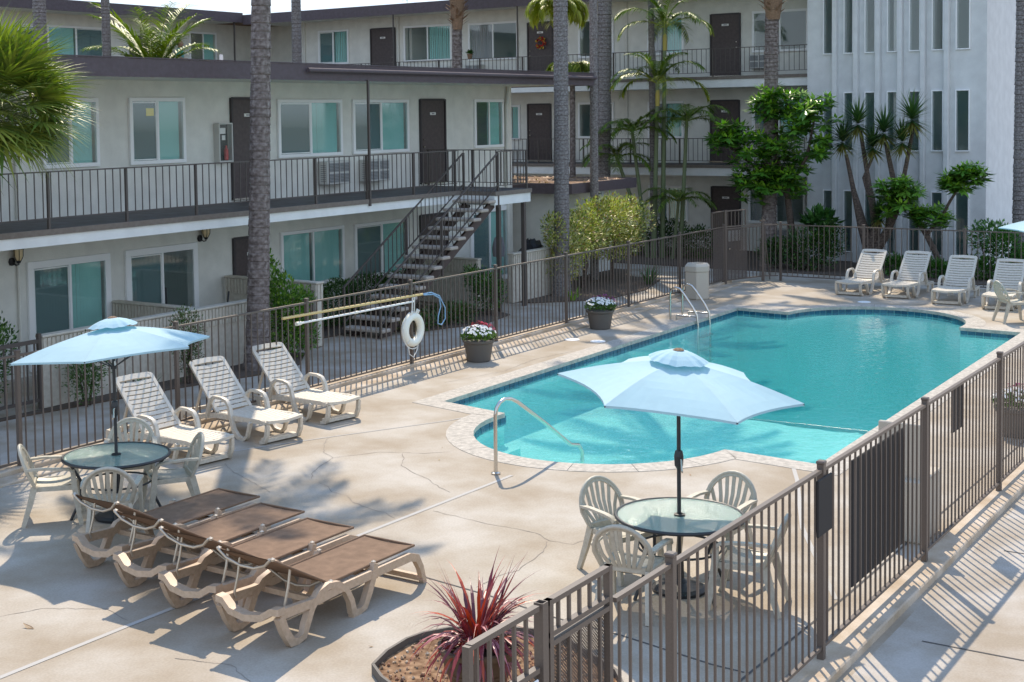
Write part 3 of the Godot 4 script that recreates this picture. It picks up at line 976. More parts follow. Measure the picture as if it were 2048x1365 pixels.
func make_wing_a() -> void:
	var t := thing("apartment_building", "two storey apartment wing with outdoor stairs, white windows and dark roof edge", "building", Vector3(), 0.0, "apartment wings around the courtyard")
	var s := Shape.new()
	s.span(V(6, -0.1, -29), V(6.2, 5.27, -20.3)); s.span(V(32.2, -0.1, -29), V(32.4, 5.27, -20.3)); s.span(V(6.2, -0.1, -29), V(32.2, 5.27, -28.8))
	part(t, "outer_wall", s, M.stucco)
	inside(t, V(6.2, -0.1, -28.8), V(32.2, 5.27, -20.3), [0.0, 2.75], [14.0, 18.15, 21.2, 25.2, 28.0, 30.0], "x")
	s = Shape.new()
	s.span(V(5.5, 5.27, -29.6), V(33.2, 5.30, -18.06))
	part(t, "soffit", s, M.stucco)
	s = Shape.new()
	s.span(V(5.5, 5.25, -18.05), V(33.2, 5.565, -18.0)); s.span(V(33.2, 5.25, -29.6), V(33.25, 5.565, -18.0)); s.span(V(5.5, 5.25, -29.65), V(33.25, 5.565, -29.6))
	part(t, "fascia", s, M.fascia)
	s = Shape.new()
	s.span(V(5.5, 5.57, -18.06), V(33.27, 5.59, -17.985))
	part(t, "drip_edge", s, M.fascia)
	s = Shape.new()
	s.span(V(5.5, 5.30, -29.6), V(33.2, 5.54, -18.06))
	part(t, "roof", s, M.roof_gravel)
	s = Shape.new()
	s.tube([V(21.3, 5.45, -17.93), V(33.2, 5.45, -17.93)], 0.045, 10)
	part(t, "gutter", s, M.fascia)
	slab(t, V(6, 2.5, -20.1), V(28.3, 2.775, -18.0), "z")
	slab(t, V(26.72, 2.45, -18.0), V(28.3, 2.765, -17.05), "z")
	# upper floor
	window(t, "z", V(16.45, 3.66, -20.1), 1.32, 1.27)
	window(t, "z", V(18.53, 3.65, -20.1), 1.48, 1.29)
	door(t, "z", V(21.33, 2.82, -20.1), 1.05, 2.12)
	window(t, "z", V(22.79, 3.64, -20.1), 2.21, 1.27)
	window(t, "z", V(25.39, 3.64, -20.1), 2.2, 1.27)
	door(t, "z", V(28.07, 2.82, -20.1), 1.11, 2.1, false)
	window(t, "z", V(30.51, 3.64, -20.1), 1.42, 1.28, "db")
	air_conditioner(t, "z", V(24.12, 3.0, -20.1), 0.86, 0.52)
	air_conditioner(t, "z", V(25.62, 3.0, -20.1), 0.84, 0.51)
	s = Shape.new()
	s.box(V(19.08, 4.66, -20.075), V(0.2, 0.15, 0.004))
	part(t, "paper_note", s, M.note_yellow)
	# ground floor
	window(t, "z", V(16.03, 0.06, -20.1), 1.92, 1.96, "sb", 0.13)
	window(t, "z", V(18.33, 0.06, -20.1), 1.93, 1.97, "sd", 0.13)
	door(t, "z", V(21.31, 0.0, -20.1), 1.08, 2.02)
	window(t, "z", V(22.8, 0.76, -20.1), 2.19, 1.27, "bb")
	window(t, "z", V(25.38, 0.70, -20.1), 2.11, 1.32, "sb")
	door(t, "z", V(28.01, 0.0, -20.1), 1.2, 2.05)
	window(t, "z", V(30.25, 0.06, -20.1), 1.88, 2.0, "sb", 0.13)
	holed_wall(t, "z", -20.1, 0.2, 6, 32.4, -0.1, 5.27, M.stucco)
	# pipes
	s = Shape.new()
	s.tube([V(32.12, 5.25, -20.0), V(32.12, 5.1, -20.0), V(32.05, 4.75, -20.03), V(32.05, 2.0, -20.03), V(32.05, 0.05, -20.03)], 0.055, 10)
	part(t, "downspout", s, M.stucco)
	s = Shape.new()
	s.tube([V(15.86, 5.2, -20.05), V(15.86, 2.8, -20.05)], 0.03, 8); s.tube([V(15.84, 2.5, -20.05), V(15.84, 0.1, -20.05)], 0.03, 8)
	part(t, "conduit", s, M.stucco)
	for k in 2:   # posts under the landing
		s = Shape.new()
		s.box(V([26.98, 28.08][k], 1.2, -17.12), V(0.09, 2.5, 0.09))
		part(t, "landing_post", s, M.rail)
	s = Shape.new()
	s.box(V(23.28, 3.95, -17.97), V(0.045, 2.65, 0.045))
	part(t, "roof_post", s, M.rail)
	for q in [[22.6, -21.5, 0.38], [24.1, -23.0, 0.22], [20.2, -23.4, 0.24]]:
		s = Shape.new()
		s.tube([V(q[0], 5.5, q[1]), V(q[0], 5.54 + q[2], q[1])], 0.04, 8)
		part(t, "vent_pipe", s, M.white)
	sconce("black wall lantern with amber glass between the sliding door and the brown door", V(20.42, 2.18, -20.1))
	sconce("black wall lantern beside the leftmost sliding door under the gallery", V(15.78, 2.14, -20.1))
	# fire extinguisher cabinet by the door
	var f := thing("extinguisher_cabinet", "pale wall cabinet with a fire extinguisher next to the upper door", "cabinet", V(21.05, 3.62, -20.1))
	s = Shape.new()
	s.box(V(0, 0.4, 0.005), V(0.40, 0.8, 0.01)); s.box(V(-0.19, 0.4, 0.08), V(0.03, 0.8, 0.15)); s.box(V(0.19, 0.4, 0.08), V(0.03, 0.8, 0.15)); s.box(V(0, 0.79, 0.08), V(0.35, 0.03, 0.15)); s.box(V(0, 0.015, 0.08), V(0.35, 0.03, 0.15))
	part(f, "case", s, M.ac_case)
	s = Shape.new()
	s.box(V(0, 0.4, 0.02), V(0.345, 0.74, 0.02))
	part(f, "back", s, M.black)
	s = Shape.new()
	s.lathe([Vector2(0.045, 0.04), Vector2(0.05, 0.07), Vector2(0.05, 0.24), Vector2(0.02, 0.3), Vector2(0.02, 0.34), Vector2(0, 0.34)], 12, V(0.06, 0, 0.09))
	part(f, "bottle", s, M.red)
	s = Shape.new()
	s.box(V(0.03, 0.64, 0.035), V(0.16, 0.12, 0.004)); s.box(V(0.05, 0.50, 0.035), V(0.1, 0.1, 0.004))
	part(f, "notice", s, M.white)
	s = Shape.new()
	s.quad(V(-0.175, 0.03, 0.15), V(0.175, 0.03, 0.15), V(0.175, 0.77, 0.15), V(-0.175, 0.77, 0.15))
	part(f, "pane", s, M.glass)
	# railings of the gallery and the landing
	railing("dark picket railing along the near wing's upper gallery", V(8, 2.775, -18.02), V(26.62, 2.775, -18.02), [0.15, 1.85, 3.52, 5.19, 6.86, 8.53, 10.2, 11.9, 13.57, 15.24, 16.92, 18.55], "", 0.17, 0.92, 0.165)
	railing("short picket railing on the front edge of the stair landing", V(26.91, 2.765, -17.1), V(28.22, 2.765, -17.1), [0.02, 1.29], "", 0.12, 0.9, 0.16)
	railing("picket railing closing the end of the gallery beyond the landing", V(28.24, 2.765, -17.2), V(28.24, 2.765, -20.0), [1.45, 2.75], "", 0.12, 0.9, 0.16)
	make_stairs()

func make_stairs() -> void:
	var t := thing("outdoor_stair", "open outdoor stair of concrete treads rising to the upper gallery", "stairs")
	var tr := Shape.new()
	tr.bevel(Vector3(), V(0.30, 0.07, 1.06), 0.016)
	var tm := tr.done()
	var br := Shape.new()   # the bent rod that carries one end of a tread
	br.tube([V(-0.11, 0.0, 0), V(-0.05, -0.17, 0), V(0.0, -0.19, 0)], 0.011, 6); br.tube([V(0.11, 0.0, 0), V(0.05, -0.12, 0), V(0.02, -0.17, 0)], 0.011, 6)
	var bm := br.done()
	for k in 14:
		var x := 22.52 + k * 0.3105
		var y := 0.175 + k * 0.1845
		var o := part(t, "tread", tm, M.tread)
		o.position = V(x, y - 0.03, -17.53)
		for z in [-17.86, -17.20]:
			o = part(t, "bracket", bm, M.stringer)
			o.position = V(x, y - 0.06, z)
	for z in [-17.86, -17.20]:
		var s := Shape.new()
		s.beam(V(22.45, -0.12, z), V(26.85, 2.48, z), 0.06, 0.2)
		part(t, "stringer", s, M.stringer)
	for z in [-18.0, -17.06]:
		var s := Shape.new()
		s.beam(V(22.35, 0.98, z), V(26.85, 3.62, z), 0.036, 0.03)
		part(t, "handrail", s, M.rail)
		s = Shape.new()
		s.beam(V(22.35, 0.25, z), V(26.85, 2.9, z), 0.03, 0.02)
		part(t, "lower_rail", s, M.rail)
		for q in [22.38, 24.6, 26.88]:
			s = Shape.new()
			var y: float = 0.98 + (q - 22.35) * 0.5867
			s.box(V(q, (y + maxf(y - 1.25, 0.0)) / 2, z), V(0.045, y - maxf(y - 1.25, 0.0), 0.045))
			part(t, "newel", s, M.rail)
		for k in range(1, 29):
			var x := 22.38 + k * 0.155
			if absf(x - 24.6) < 0.04: continue
			var y: float = 0.98 + (x - 22.35) * 0.5867
			s = Shape.new()
			s.box(V(x, y - 0.365, z), V(0.0145, 0.73, 0.0145))
			part(t, "baluster", s, M.rail)

func make_wing_c() -> void:
	var t := thing("apartment_building", "three storey apartment wing across the far end with brown doors on galleries", "building", Vector3(), 0.0, "apartment wings around the courtyard")
	var s := Shape.new()
	s.span(V(42.7, -0.1, -36.2), V(52, 8.28, -36.0)); s.span(V(42.7, -0.1, -14.8), V(52, 8.28, -14.6)); s.span(V(51.8, -0.1, -36.0), V(52, 8.28, -14.8))
	part(t, "outer_wall", s, M.stucco)
	inside(t, V(42.7, -0.1, -36.0), V(51.8, 8.28, -14.8), [0.0, 2.75, 5.55], [-33.0, -30.9, -28.5, -25.8, -23.0, -21.2, -18.9, -17.4], "z")
	s = Shape.new()
	s.span(V(43.6, -0.1, -46), V(52, 8.28, -36.2))
	part(t, "passage_wall", s, M.stucco)
	s = Shape.new()
	s.span(V(41.05, 8.24, -37.8), V(52, 8.3, -14.9))
	part(t, "soffit", s, M.stucco)
	s = Shape.new()
	s.span(V(41.0, 8.2, -37.8), V(41.05, 8.58, -14.9))
	part(t, "fascia", s, M.fascia)
	s = Shape.new()
	s.span(V(41.05, 8.3, -46), V(52, 8.54, -14.9))
	part(t, "roof", s, M.roof_gravel)
	slab(t, V(41.1, 5.26, -39.0), V(42.5, 5.61, -14.88), "x")
	slab(t, V(41.1, 2.48, -39.0), V(42.5, 2.83, -14.88), "x")
	var X := 42.5
	# third floor
	window(t, "x", V(X, 6.56, -35.2), 1.52, 1.33, "sb")
	door(t, "x", V(X, 5.63, -32.63), 1.19, 2.22)
	window(t, "x", V(X, 6.52, -31.05), 2.18, 1.35, "db")
	window(t, "x", V(X, 6.48, -28.15), 2.13, 1.35, "cd")
	door(t, "x", V(X, 5.63, -25.65), 1.05, 2.1, false)
	window(t, "x", V(X, 6.4, -23.6), 1.37, 1.33, "dd")
	window(t, "x", V(X, 6.4, -20.98), 1.33, 1.28, "cb")
	door(t, "x", V(X, 5.63, -18.73), 1.05, 2.02)
	window(t, "x", V(X, 6.36, -17.29), 1.85, 1.31, "dd")
	air_conditioner(t, "x", V(X, 5.85, -17.3), 0.66, 0.45)
	air_conditioner(t, "x", V(X, 5.85, -29.6), 0.66, 0.45)
	air_conditioner(t, "x", V(X, 5.88, -28.15), 0.66, 0.45)
	# second floor
	window(t, "x", V(X, 3.6, -26.42), 0.44, 1.25, "b")
	door(t, "x", V(X, 2.85, -25.69), 0.98, 2.02, false)
	window(t, "x", V(X, 3.65, -23.64), 1.39, 1.24, "dd")
	window(t, "x", V(X, 3.64, -20.98), 1.31, 1.23, "cb")
	door(t, "x", V(X, 2.86, -18.74), 1.03, 2.01)
	window(t, "x", V(X, 3.6, -17.3), 1.8, 1.3, "sb")
	# ground floor
	window(t, "x", V(X, 0.88, -20.98), 1.44, 1.19, "sb")
	door(t, "x", V(X, 0.03, -18.72), 1.03, 2.04)
	window(t, "x", V(X, 0.92, -17.43), 1.89, 1.2, "cd")
	air_conditioner(t, "x", V(X, 0.35, -16.6), 0.66, 0.42)
	holed_wall(t, "x", X, 0.2, -36.2, -14.6, -0.1, 8.28, M.stucco)
	for q in [-30.5, -25.2]:
		s = Shape.new()
		s.box(V(41.08, 6.9, q), V(0.04, 2.7, 0.04))
		part(t, "roof_post", s, M.rail)
	for q in [[-21.75, 5.61, 8.24], [-21.75, 2.83, 5.26], [-35.9, 5.61, 8.24], [-31.3, 5.61, 8.24]]:
		s = Shape.new()
		s.tube([V(42.46, q[1], q[0]), V(42.46, q[2], q[0])], 0.035, 8)
		part(t, "conduit", s, M.stucco)
	var posts := []
	for k in 14: posts.append(0.3 + k * 1.75)
	railing("picket railing along the third floor gallery of the far wing", V(41.13, 5.61, -37.6), V(41.13, 5.61, -14.92), posts, "far wing railings", 0.12, 0.87, 0.16)
	posts = []
	for k in 9: posts.append(0.3 + k * 1.75)
	railing("picket railing along the second floor gallery of the far wing", V(41.13, 2.83, -30.0), V(41.13, 2.83, -14.92), posts, "far wing railings", 0.12, 0.83, 0.16)
	# a wreath on a door and a potted plant on the railing
	s = Shape.new()
	s.colored = true
	for k in 70:
		var a := rng.randf() * TAU
		s.tint = [Color(0.5, 0.02, 0.02), Color(0.55, 0.06, 0.03), Color(0.6, 0.4, 0.05)][k % 3]
		var c := V(0, cos(a) * 0.15, sin(a) * 0.15)
		s.leaf(c, V(-0.5, rng.randf_range(-1, 1), rng.randf_range(-1, 1)).normalized(), V(0, sin(a), -cos(a)), 0.11, 0.08)
	var w := part(self, "door_wreath", s, M.petal)
	w.position = V(42.4, 7.0, -25.05)
	tag(w, "round red wreath hanging on a third floor door", "wreath")
	var pp := thing("potted_plant", "small plant in a terracotta pot on the third floor railing", "potted plant", V(41.12, 6.49, -27.2))
	s = Shape.new()
	s.lathe([Vector2(0.07, 0.0), Vector2(0.10, 0.16), Vector2(0.11, 0.17), Vector2(0.0, 0.17)], 14)
	part(pp, "pot", s, M.boot)
	s = Shape.new()
	s.colored = true
	for k in 90:
		var d := V(rng.randf_range(-1, 1), rng.randf_range(-0.1, 1), rng.randf_range(-1, 1)).normalized()
		s.tint = Color(0.06, 0.14, 0.03) * rng.randf_range(0.6, 1.4)
		s.leaf(V(0, 0.17, 0) + d * rng.randf_range(0.02, 0.12), d, d.cross(UP3).normalized(), 0.10, 0.05)
	part(pp, "foliage", s, M.leaf)

func make_wing_d() -> void:
	var t := thing("apartment_building", "apartment wing behind the near wing, only its top floor showing above the roof", "building", Vector3(), 0.0, "apartment wings around the courtyard")
	var s := Shape.new()
	s.span(V(8, -0.1, -48), V(43.6, 8.3, -47.8)); s.span(V(8, -0.1, -47.8), V(8.2, 8.3, -39.5)); s.span(V(43.4, -0.1, -47.8), V(43.6, 8.3, -39.5))
	part(t, "outer_wall", s, M.stucco)
	inside(t, V(8.2, -0.1, -47.8), V(43.4, 8.3, -39.5), [0.0, 2.75, 5.6], [30.0, 36.0, 38.5], "x")
	s = Shape.new()
	s.span(V(8, 8.3, -48), V(41.0, 8.34, -37.86))
	part(t, "soffit", s, M.stucco)
	s = Shape.new()
	s.span(V(8, 8.28, -37.86), V(41.0, 8.66, -37.8))
	part(t, "fascia", s, M.fascia)
	s = Shape.new()
	s.span(V(8, 8.34, -48), V(41.04, 8.6, -37.87))
	part(t, "roof", s, M.roof_gravel)
	slab(t, V(8, 5.26, -39.3), V(41.08, 5.61, -37.85), "z")
	window(t, "z", V(31.3, 6.45, -39.3), 3.85, 1.45, "sbs")
	window(t, "z", V(39.5, 6.75, -39.3), 1.52, 1.2, "db")
	door(t, "z", V(36.4, 5.62, -39.3), 1.0, 2.05)
	holed_wall(t, "z", -39.3, 0.2, 8, 43.6, -0.1, 8.3, M.stucco)
	for q in [35.7, 40.6]:
		s = Shape.new()
		s.box(V(q, 6.95, -37.9), V(0.05, 2.7, 0.05))
		part(t, "roof_post", s, M.rail)
	s = Shape.new()
	s.tube([V(30.3, 5.6, -39.26), V(30.3, 8.3, -39.26)], 0.05, 8)
	part(t, "conduit", s, M.stucco)

func make_tower() -> void:
	var t := thing("stair_tower", "pale stucco block with tall slit windows between vertical fins", "building")
	var s := Shape.new()
	s.span(V(41.0, -0.1, -14.87), V(50, 11.5, -14.67)); s.span(V(41.0, -0.1, -9.92), V(50, 11.5, -9.72)); s.span(V(49.8, -0.1, -14.67), V(50, 11.5, -9.92)); s.span(V(41.0, 11.3, -14.67), V(49.8, 11.5, -9.92))
	part(t, "outer_wall", s, M.stucco_pale)
	inside(t, V(41.0, -0.1, -14.67), V(49.8, 11.3, -9.92), [0.0, 2.8, 5.7, 8.6], [-12.3], "z")
	for q in [[-14.05, -13.82], [-13.42, -13.19], [-12.77, -12.55], [-12.14, -11.91], [-11.49, -11.27], [-10.84, -10.61]]:
		s = Shape.new()
		s.bevel(V(40.71, 5.7, (q[0] + q[1]) / 2 - 0.05), V(0.26, 11.6, 0.13), 0.012)
		part(t, "fin", s, M.stucco_pale)
	for q in [[-14.38, 0.33], [-13.76, 0.30], [-13.14, 0.33], [-12.49, 0.32], [-11.86, 0.33], [-11.22, 0.34], [-10.56, 0.40]]:
		for y in [[0.28, 1.85], [3.27, 1.75], [6.14, 1.8], [9.0, 1.8]]:
			window(t, "x", V(40.8, y[0], q[0]), q[1], y[1], "d", 0.035)
	holed_wall(t, "x", 40.8, 0.2, -14.87, -9.72, -0.1, 11.5, M.stucco_pale)

func make_shed() -> void:
	var t := thing("utility_building", "low utility building with a flat leaf-strewn roof beside the yellow bush", "building")
	var s := Shape.new()
	s.span(V(32.95, -0.1, -22.5), V(35.8, 2.42, -18.8))
	part(t, "wall", s, M.stucco)
	s = Shape.new()
	s.span(V(32.55, 2.36, -18.35), V(36.25, 2.64, -18.3)); s.span(V(32.5, 2.36, -23), V(32.55, 2.64, -18.3)); s.span(V(36.25, 2.36, -23), V(36.3, 2.64, -18.3))
	part(t, "fascia", s, M.fascia)
	s = Shape.new()
	s.span(V(32.55, 2.42, -23), V(36.25, 2.62, -18.35))
	part(t, "roof", s, M.roof_gravel)
	s = Shape.new()
	s.colored = true
	for k in 260:
		s.tint = [Color(0.30, 0.16, 0.08), Color(0.42, 0.27, 0.16), Color(0.2, 0.1, 0.05)][k % 3]
		var a := rng.randf() * TAU
		s.leaf(V(rng.randf_range(32.6, 36.2), 2.63, rng.randf_range(-22.5, -18.4)), V(cos(a), 0.15, sin(a)), V(-sin(a), 0, cos(a)), rng.randf_range(0.06, 0.2), 0.06)
	var lf := part(self, "leaf_litter", s, M.leaf)
	lf.set_meta("kind", "stuff")
	tag(lf, "dry brown leaves scattered on the utility building's roof", "leaves")
	s = Shape.new()
	s.box(V(34.95, 1.93, -18.79), V(0.5, 0.78, 0.02))
	var sg := part(self, "notice_sign", s, M.notice)
	tag(sg, "small white notice sign with lines of dark lettering on the utility wall", "sign")
	s = Shape.new()
	for k in 7:
		var y := 2.24 - k * 0.1
		var x: float = [34.85, 34.78, 34.74, 34.73, 34.78, 34.80, 34.83][k]
		while x < [35.06, 34.95, 35.16, 35.17, 35.12, 35.08, 35.05][k]:
			var w := rng.randf_range(0.02, 0.045)
			s.box(V(x + w / 2, y, -18.778), V(w, 0.05, 0.002))
			x += w + 0.014
	part(sg, "lettering", s, M.ink)
	var h := thing("clothes_hanger", "white clothes hanger hanging from the utility building's eave", "hanger", V(32.45, 2.1, -18.6))
	s = Shape.new()
	s.tube([V(0, 0, -0.2), V(0, 0.12, 0), V(0, 0, 0.2), V(0, 0, -0.2)], 0.010, 5)
	part(h, "body", s, M.white)
	s = Shape.new()
	s.tube([V(0, 0.12, 0), V(0, 0.17, 0), V(0, 0.22, 0.03), V(0, 0.26, 0.0), V(0, 0.24, -0.03)], 0.008, 5)
	part(h, "hook", s, M.white)

func patio_wall(label: String, a: Vector3, b: Vector3, h: float, rib_side := 1.0) -> void:
	var t := thing("patio_wall", label, "wall", Vector3(), 0.0, "low patio walls in front of the ground floor")
	var d := (b - a).normalized()
	var l := a.distance_to(b)
	var turn := Basis(d, UP3, d.cross(UP3))
	var mid := (a + b) / 2
	var s := Shape.new()
	s.bevel(mid + V(0, h / 2, 0), V(l, h, 0.13), 0.01, turn)
	part(t, "panel", s, M.block_wall)
	s = Shape.new()
	s.bevel(mid + V(0, h + 0.02, 0), V(l + 0.02, 0.04, 0.19), 0.01, turn)
	part(t, "cap", s, M.block_wall)
	s = Shape.new()
	var n := int(l / 0.085)
	for k in n:
		s.box(mid + d * (l * ((k + 0.5) / n - 0.5)) + V(0, h - 0.16, 0) + turn.z * (0.075 * rib_side), V(0.055, 0.3, 0.022), turn)
	part(t, "ribbing", s, M.block_wall)

func make_patios() -> void:
	patio_wall("low ribbed block wall behind the left parasol, along the path", V(14.25, 0, -17.6), V(19.3, 0, -17.6), 1.12)
	patio_wall("dark low wall dividing two patios next to the broom handles", V(18.0, 0, -17.7), V(18.0, 0, -20.0), 1.08, -1.0)
	patio_wall("short wall piece beside the tall green shrub and patio gate", V(19.75, 0, -17.6), V(20.33, 0, -17.6), 1.15)
	patio_wall("narrow wall end right of the patio gate", V(20.93, 0, -17.6), V(21.15, 0, -17.6), 1.24)
	patio_wall("dark side wall running back from the patio gate", V(21.05, 0, -17.7), V(21.05, 0, -20.0), 1.24, -1.0)
	patio_wall("dark side wall standing under the stair landing", V(27.5, 0, -18.0), V(27.5, 0, -20.0), 1.08, -1.0)
	patio_wall("low block wall with trash bags behind it near the stair posts", V(28.25, 0, -17.6), V(31.0, 0, -17.6), 1.15)
	var g := thing("patio_gate", "small brown picket gate between two low patio walls", "gate", V(20.36, 0, -17.6))
	var s := Shape.new()
	s.box(V(0.28, 1.1, 0), V(0.55, 0.05, 0.04)); s.box(V(0.28, 0.15, 0), V(0.55, 0.05, 0.04))
	part(g, "frame", s, M.rail)
	for k in 7:
		s = Shape.new()
		s.box(V(0.03 + k * 0.083, 0.62, 0.0), V(0.025, 0.95, 0.02))
		part(g, "picket", s, M.rail)
	var l := thing("patio_gate", "brown picket gate at the left end of the ribbed wall", "gate", V(12.6, 0, -17.55))
	s = Shape.new()
	s.box(V(0.8, 1.08, 0), V(1.6, 0.06, 0.05)); s.box(V(0.8, 0.15, 0), V(1.6, 0.05, 0.04)); s.box(V(1.6, 0.6, 0), V(0.06, 1.2, 0.06))
	part(l, "frame", s, M.rail)
	for k in 11:
		s = Shape.new()
		s.box(V(0.06 + k * 0.145, 0.62, 0.0), V(0.022, 0.92, 0.022))
		part(l, "picket", s, M.rail)
	for q in [[18.28, -18.9, 1.38, 0.06, "black broom handle leaning behind the dividing wall"], [18.62, -17.9, 1.3, 0.35, "dark handle leaning over the ribbed wall's top"]]:
		s = Shape.new()
		s.tube([V(q[0], 0, q[1]), V(q[0] + q[3], q[2], q[1] - 0.1)], 0.018, 6)
		tag(part(self, "tool_handle", s, M.black), q[4], "handle")
	var m := thing("mop", "upturned grey mop behind the low wall with the bags", "mop", V(29.3, 0, -18.6))
	s = Shape.new()
	s.tube([V(0, 0, 0), V(0, 1.2, 0)], 0.014, 6)
	part(m, "handle", s, M.cane)
	s = Shape.new()
	for k in 40:
		var a := rng.randf() * TAU
		s.tube([V(0, 1.2, 0), V(cos(a) * 0.1, 1.45, sin(a) * 0.1), V(cos(a) * 0.15, 1.2, sin(a) * 0.15), V(cos(a) * 0.13, 0.98, sin(a) * 0.13)], 0.014, 4, false)
	part(m, "mop_head", s, M.curtain)
	for q in [[30.35, -18.25, 1.0, "black trash bag heaped behind the low wall, larger of two"], [31.45, -18.2, 0.72, "smaller black trash bag behind the palm trunk"]]:
		s = Shape.new()
		var nz := FastNoiseLite.new()
		nz.seed = int(q[0] * 10); nz.frequency = 1.1
		for i in 12:
			for j in 18:
				var c := []
				for e in [[i, j], [i + 1, j], [i + 1, j + 1], [i, j + 1]]:
					var th: float = PI * e[0] / 12.0
					var ph: float = TAU * (e[1] % 18) / 18.0
					var d := V(sin(th) * cos(ph), -cos(th), sin(th) * sin(ph))
					var r := 1.0 + 0.25 * nz.get_noise_3dv(d * 2.2) + 0.05 * nz.get_noise_3dv(d * 4.0)
					c.append(V(d.x * 0.42 * r, 0.66 + d.y * 0.66 * r, d.z * 0.36 * r) * q[2])
				if i > 0: s.tri(c[0], c[2], c[1])
				if i < 11: s.tri(c[0], c[3], c[2])
		var o := part(self, "trash_bag", s, M.black)
		o.position = V(q[0], 0.02, q[1])
		tag(o, q[3], "trash bag", "trash bags behind the patio wall")

# ---------------------------------------------------------------- fences
func lattice(a: Vector3, u: Vector3, w: float, h: float, step: float, wire: float) -> Shape:   # expanded metal between a and a + u w + up h
	var s := Shape.new()
	var nrm := u.cross(UP3).normalized()
	for sg in [1.0, -1.0]:
		var k := -h
		while k < w + h:
			# the line x = k + sg y, clipped to the panel
			var y0 := clampf((0.0 - k) * sg if sg > 0 else (k - w), 0.0, h)
			var y1 := clampf((w - k) if sg > 0 else k, 0.0, h)
			var lo := minf(y0, y1)
			var hi := maxf(y0, y1)
			if hi - lo > 0.01:
				s.beam(a + u * (k + sg * lo) + UP3 * lo + nrm * (0.002 * sg), a + u * (k + sg * hi) + UP3 * hi + nrm * (0.002 * sg), wire, wire * 0.5, nrm)
			k += step
	return s

func fence(label: String, a: Vector3, b: Vector3, posts: Array, high := 1.52, low := 0.14, gap := 0.143, group := "fences around the pool") -> Node3D:
	var t := thing("picket_fence", label, "fence", a, 0.0, group)
	var d := b - a
	var l := d.length()
	var f := d / l
	var turn := Basis(f, UP3, f.cross(UP3))
	var s := Shape.new()
	s.box(d / 2 + V(0, high, 0), V(l, 0.028, 0.04), turn)
	part(t, "top_rail", s, M.fence)
	s = Shape.new()
	s.box(d / 2 + V(0, low, 0), V(l, 0.026, 0.034), turn)
	part(t, "bottom_rail", s, M.fence)
	for p in posts:
		s = Shape.new()
		s.bevel(f * p + V(0, (high + 0.05) / 2, 0), V(0.058, high + 0.05, 0.058), 0.004, turn)
		var o := part(t, "post", s, M.fence)
		s = Shape.new()
		s.bevel(f * p + V(0, high + 0.062, 0), V(0.07, 0.03, 0.07), 0.008, turn)
		part(o, "cap", s, M.fence)
	var pk := Shape.new()
	pk.box(Vector3(), V(0.016, high - low, 0.016))
	var pm := pk.done()
	var n := int(l / gap)
	for k in range(0, n + 1):
		var q := (k + 0.5) * l / (n + 1)
		var clear := true
		for p in posts:
			if absf(p - q) < 0.055: clear = false
		if clear:
			var o := part(t, "picket", pm, M.fence)
			o.transform = Transform3D(turn, f * q + V(0, (high + low) / 2, 0))
	return t

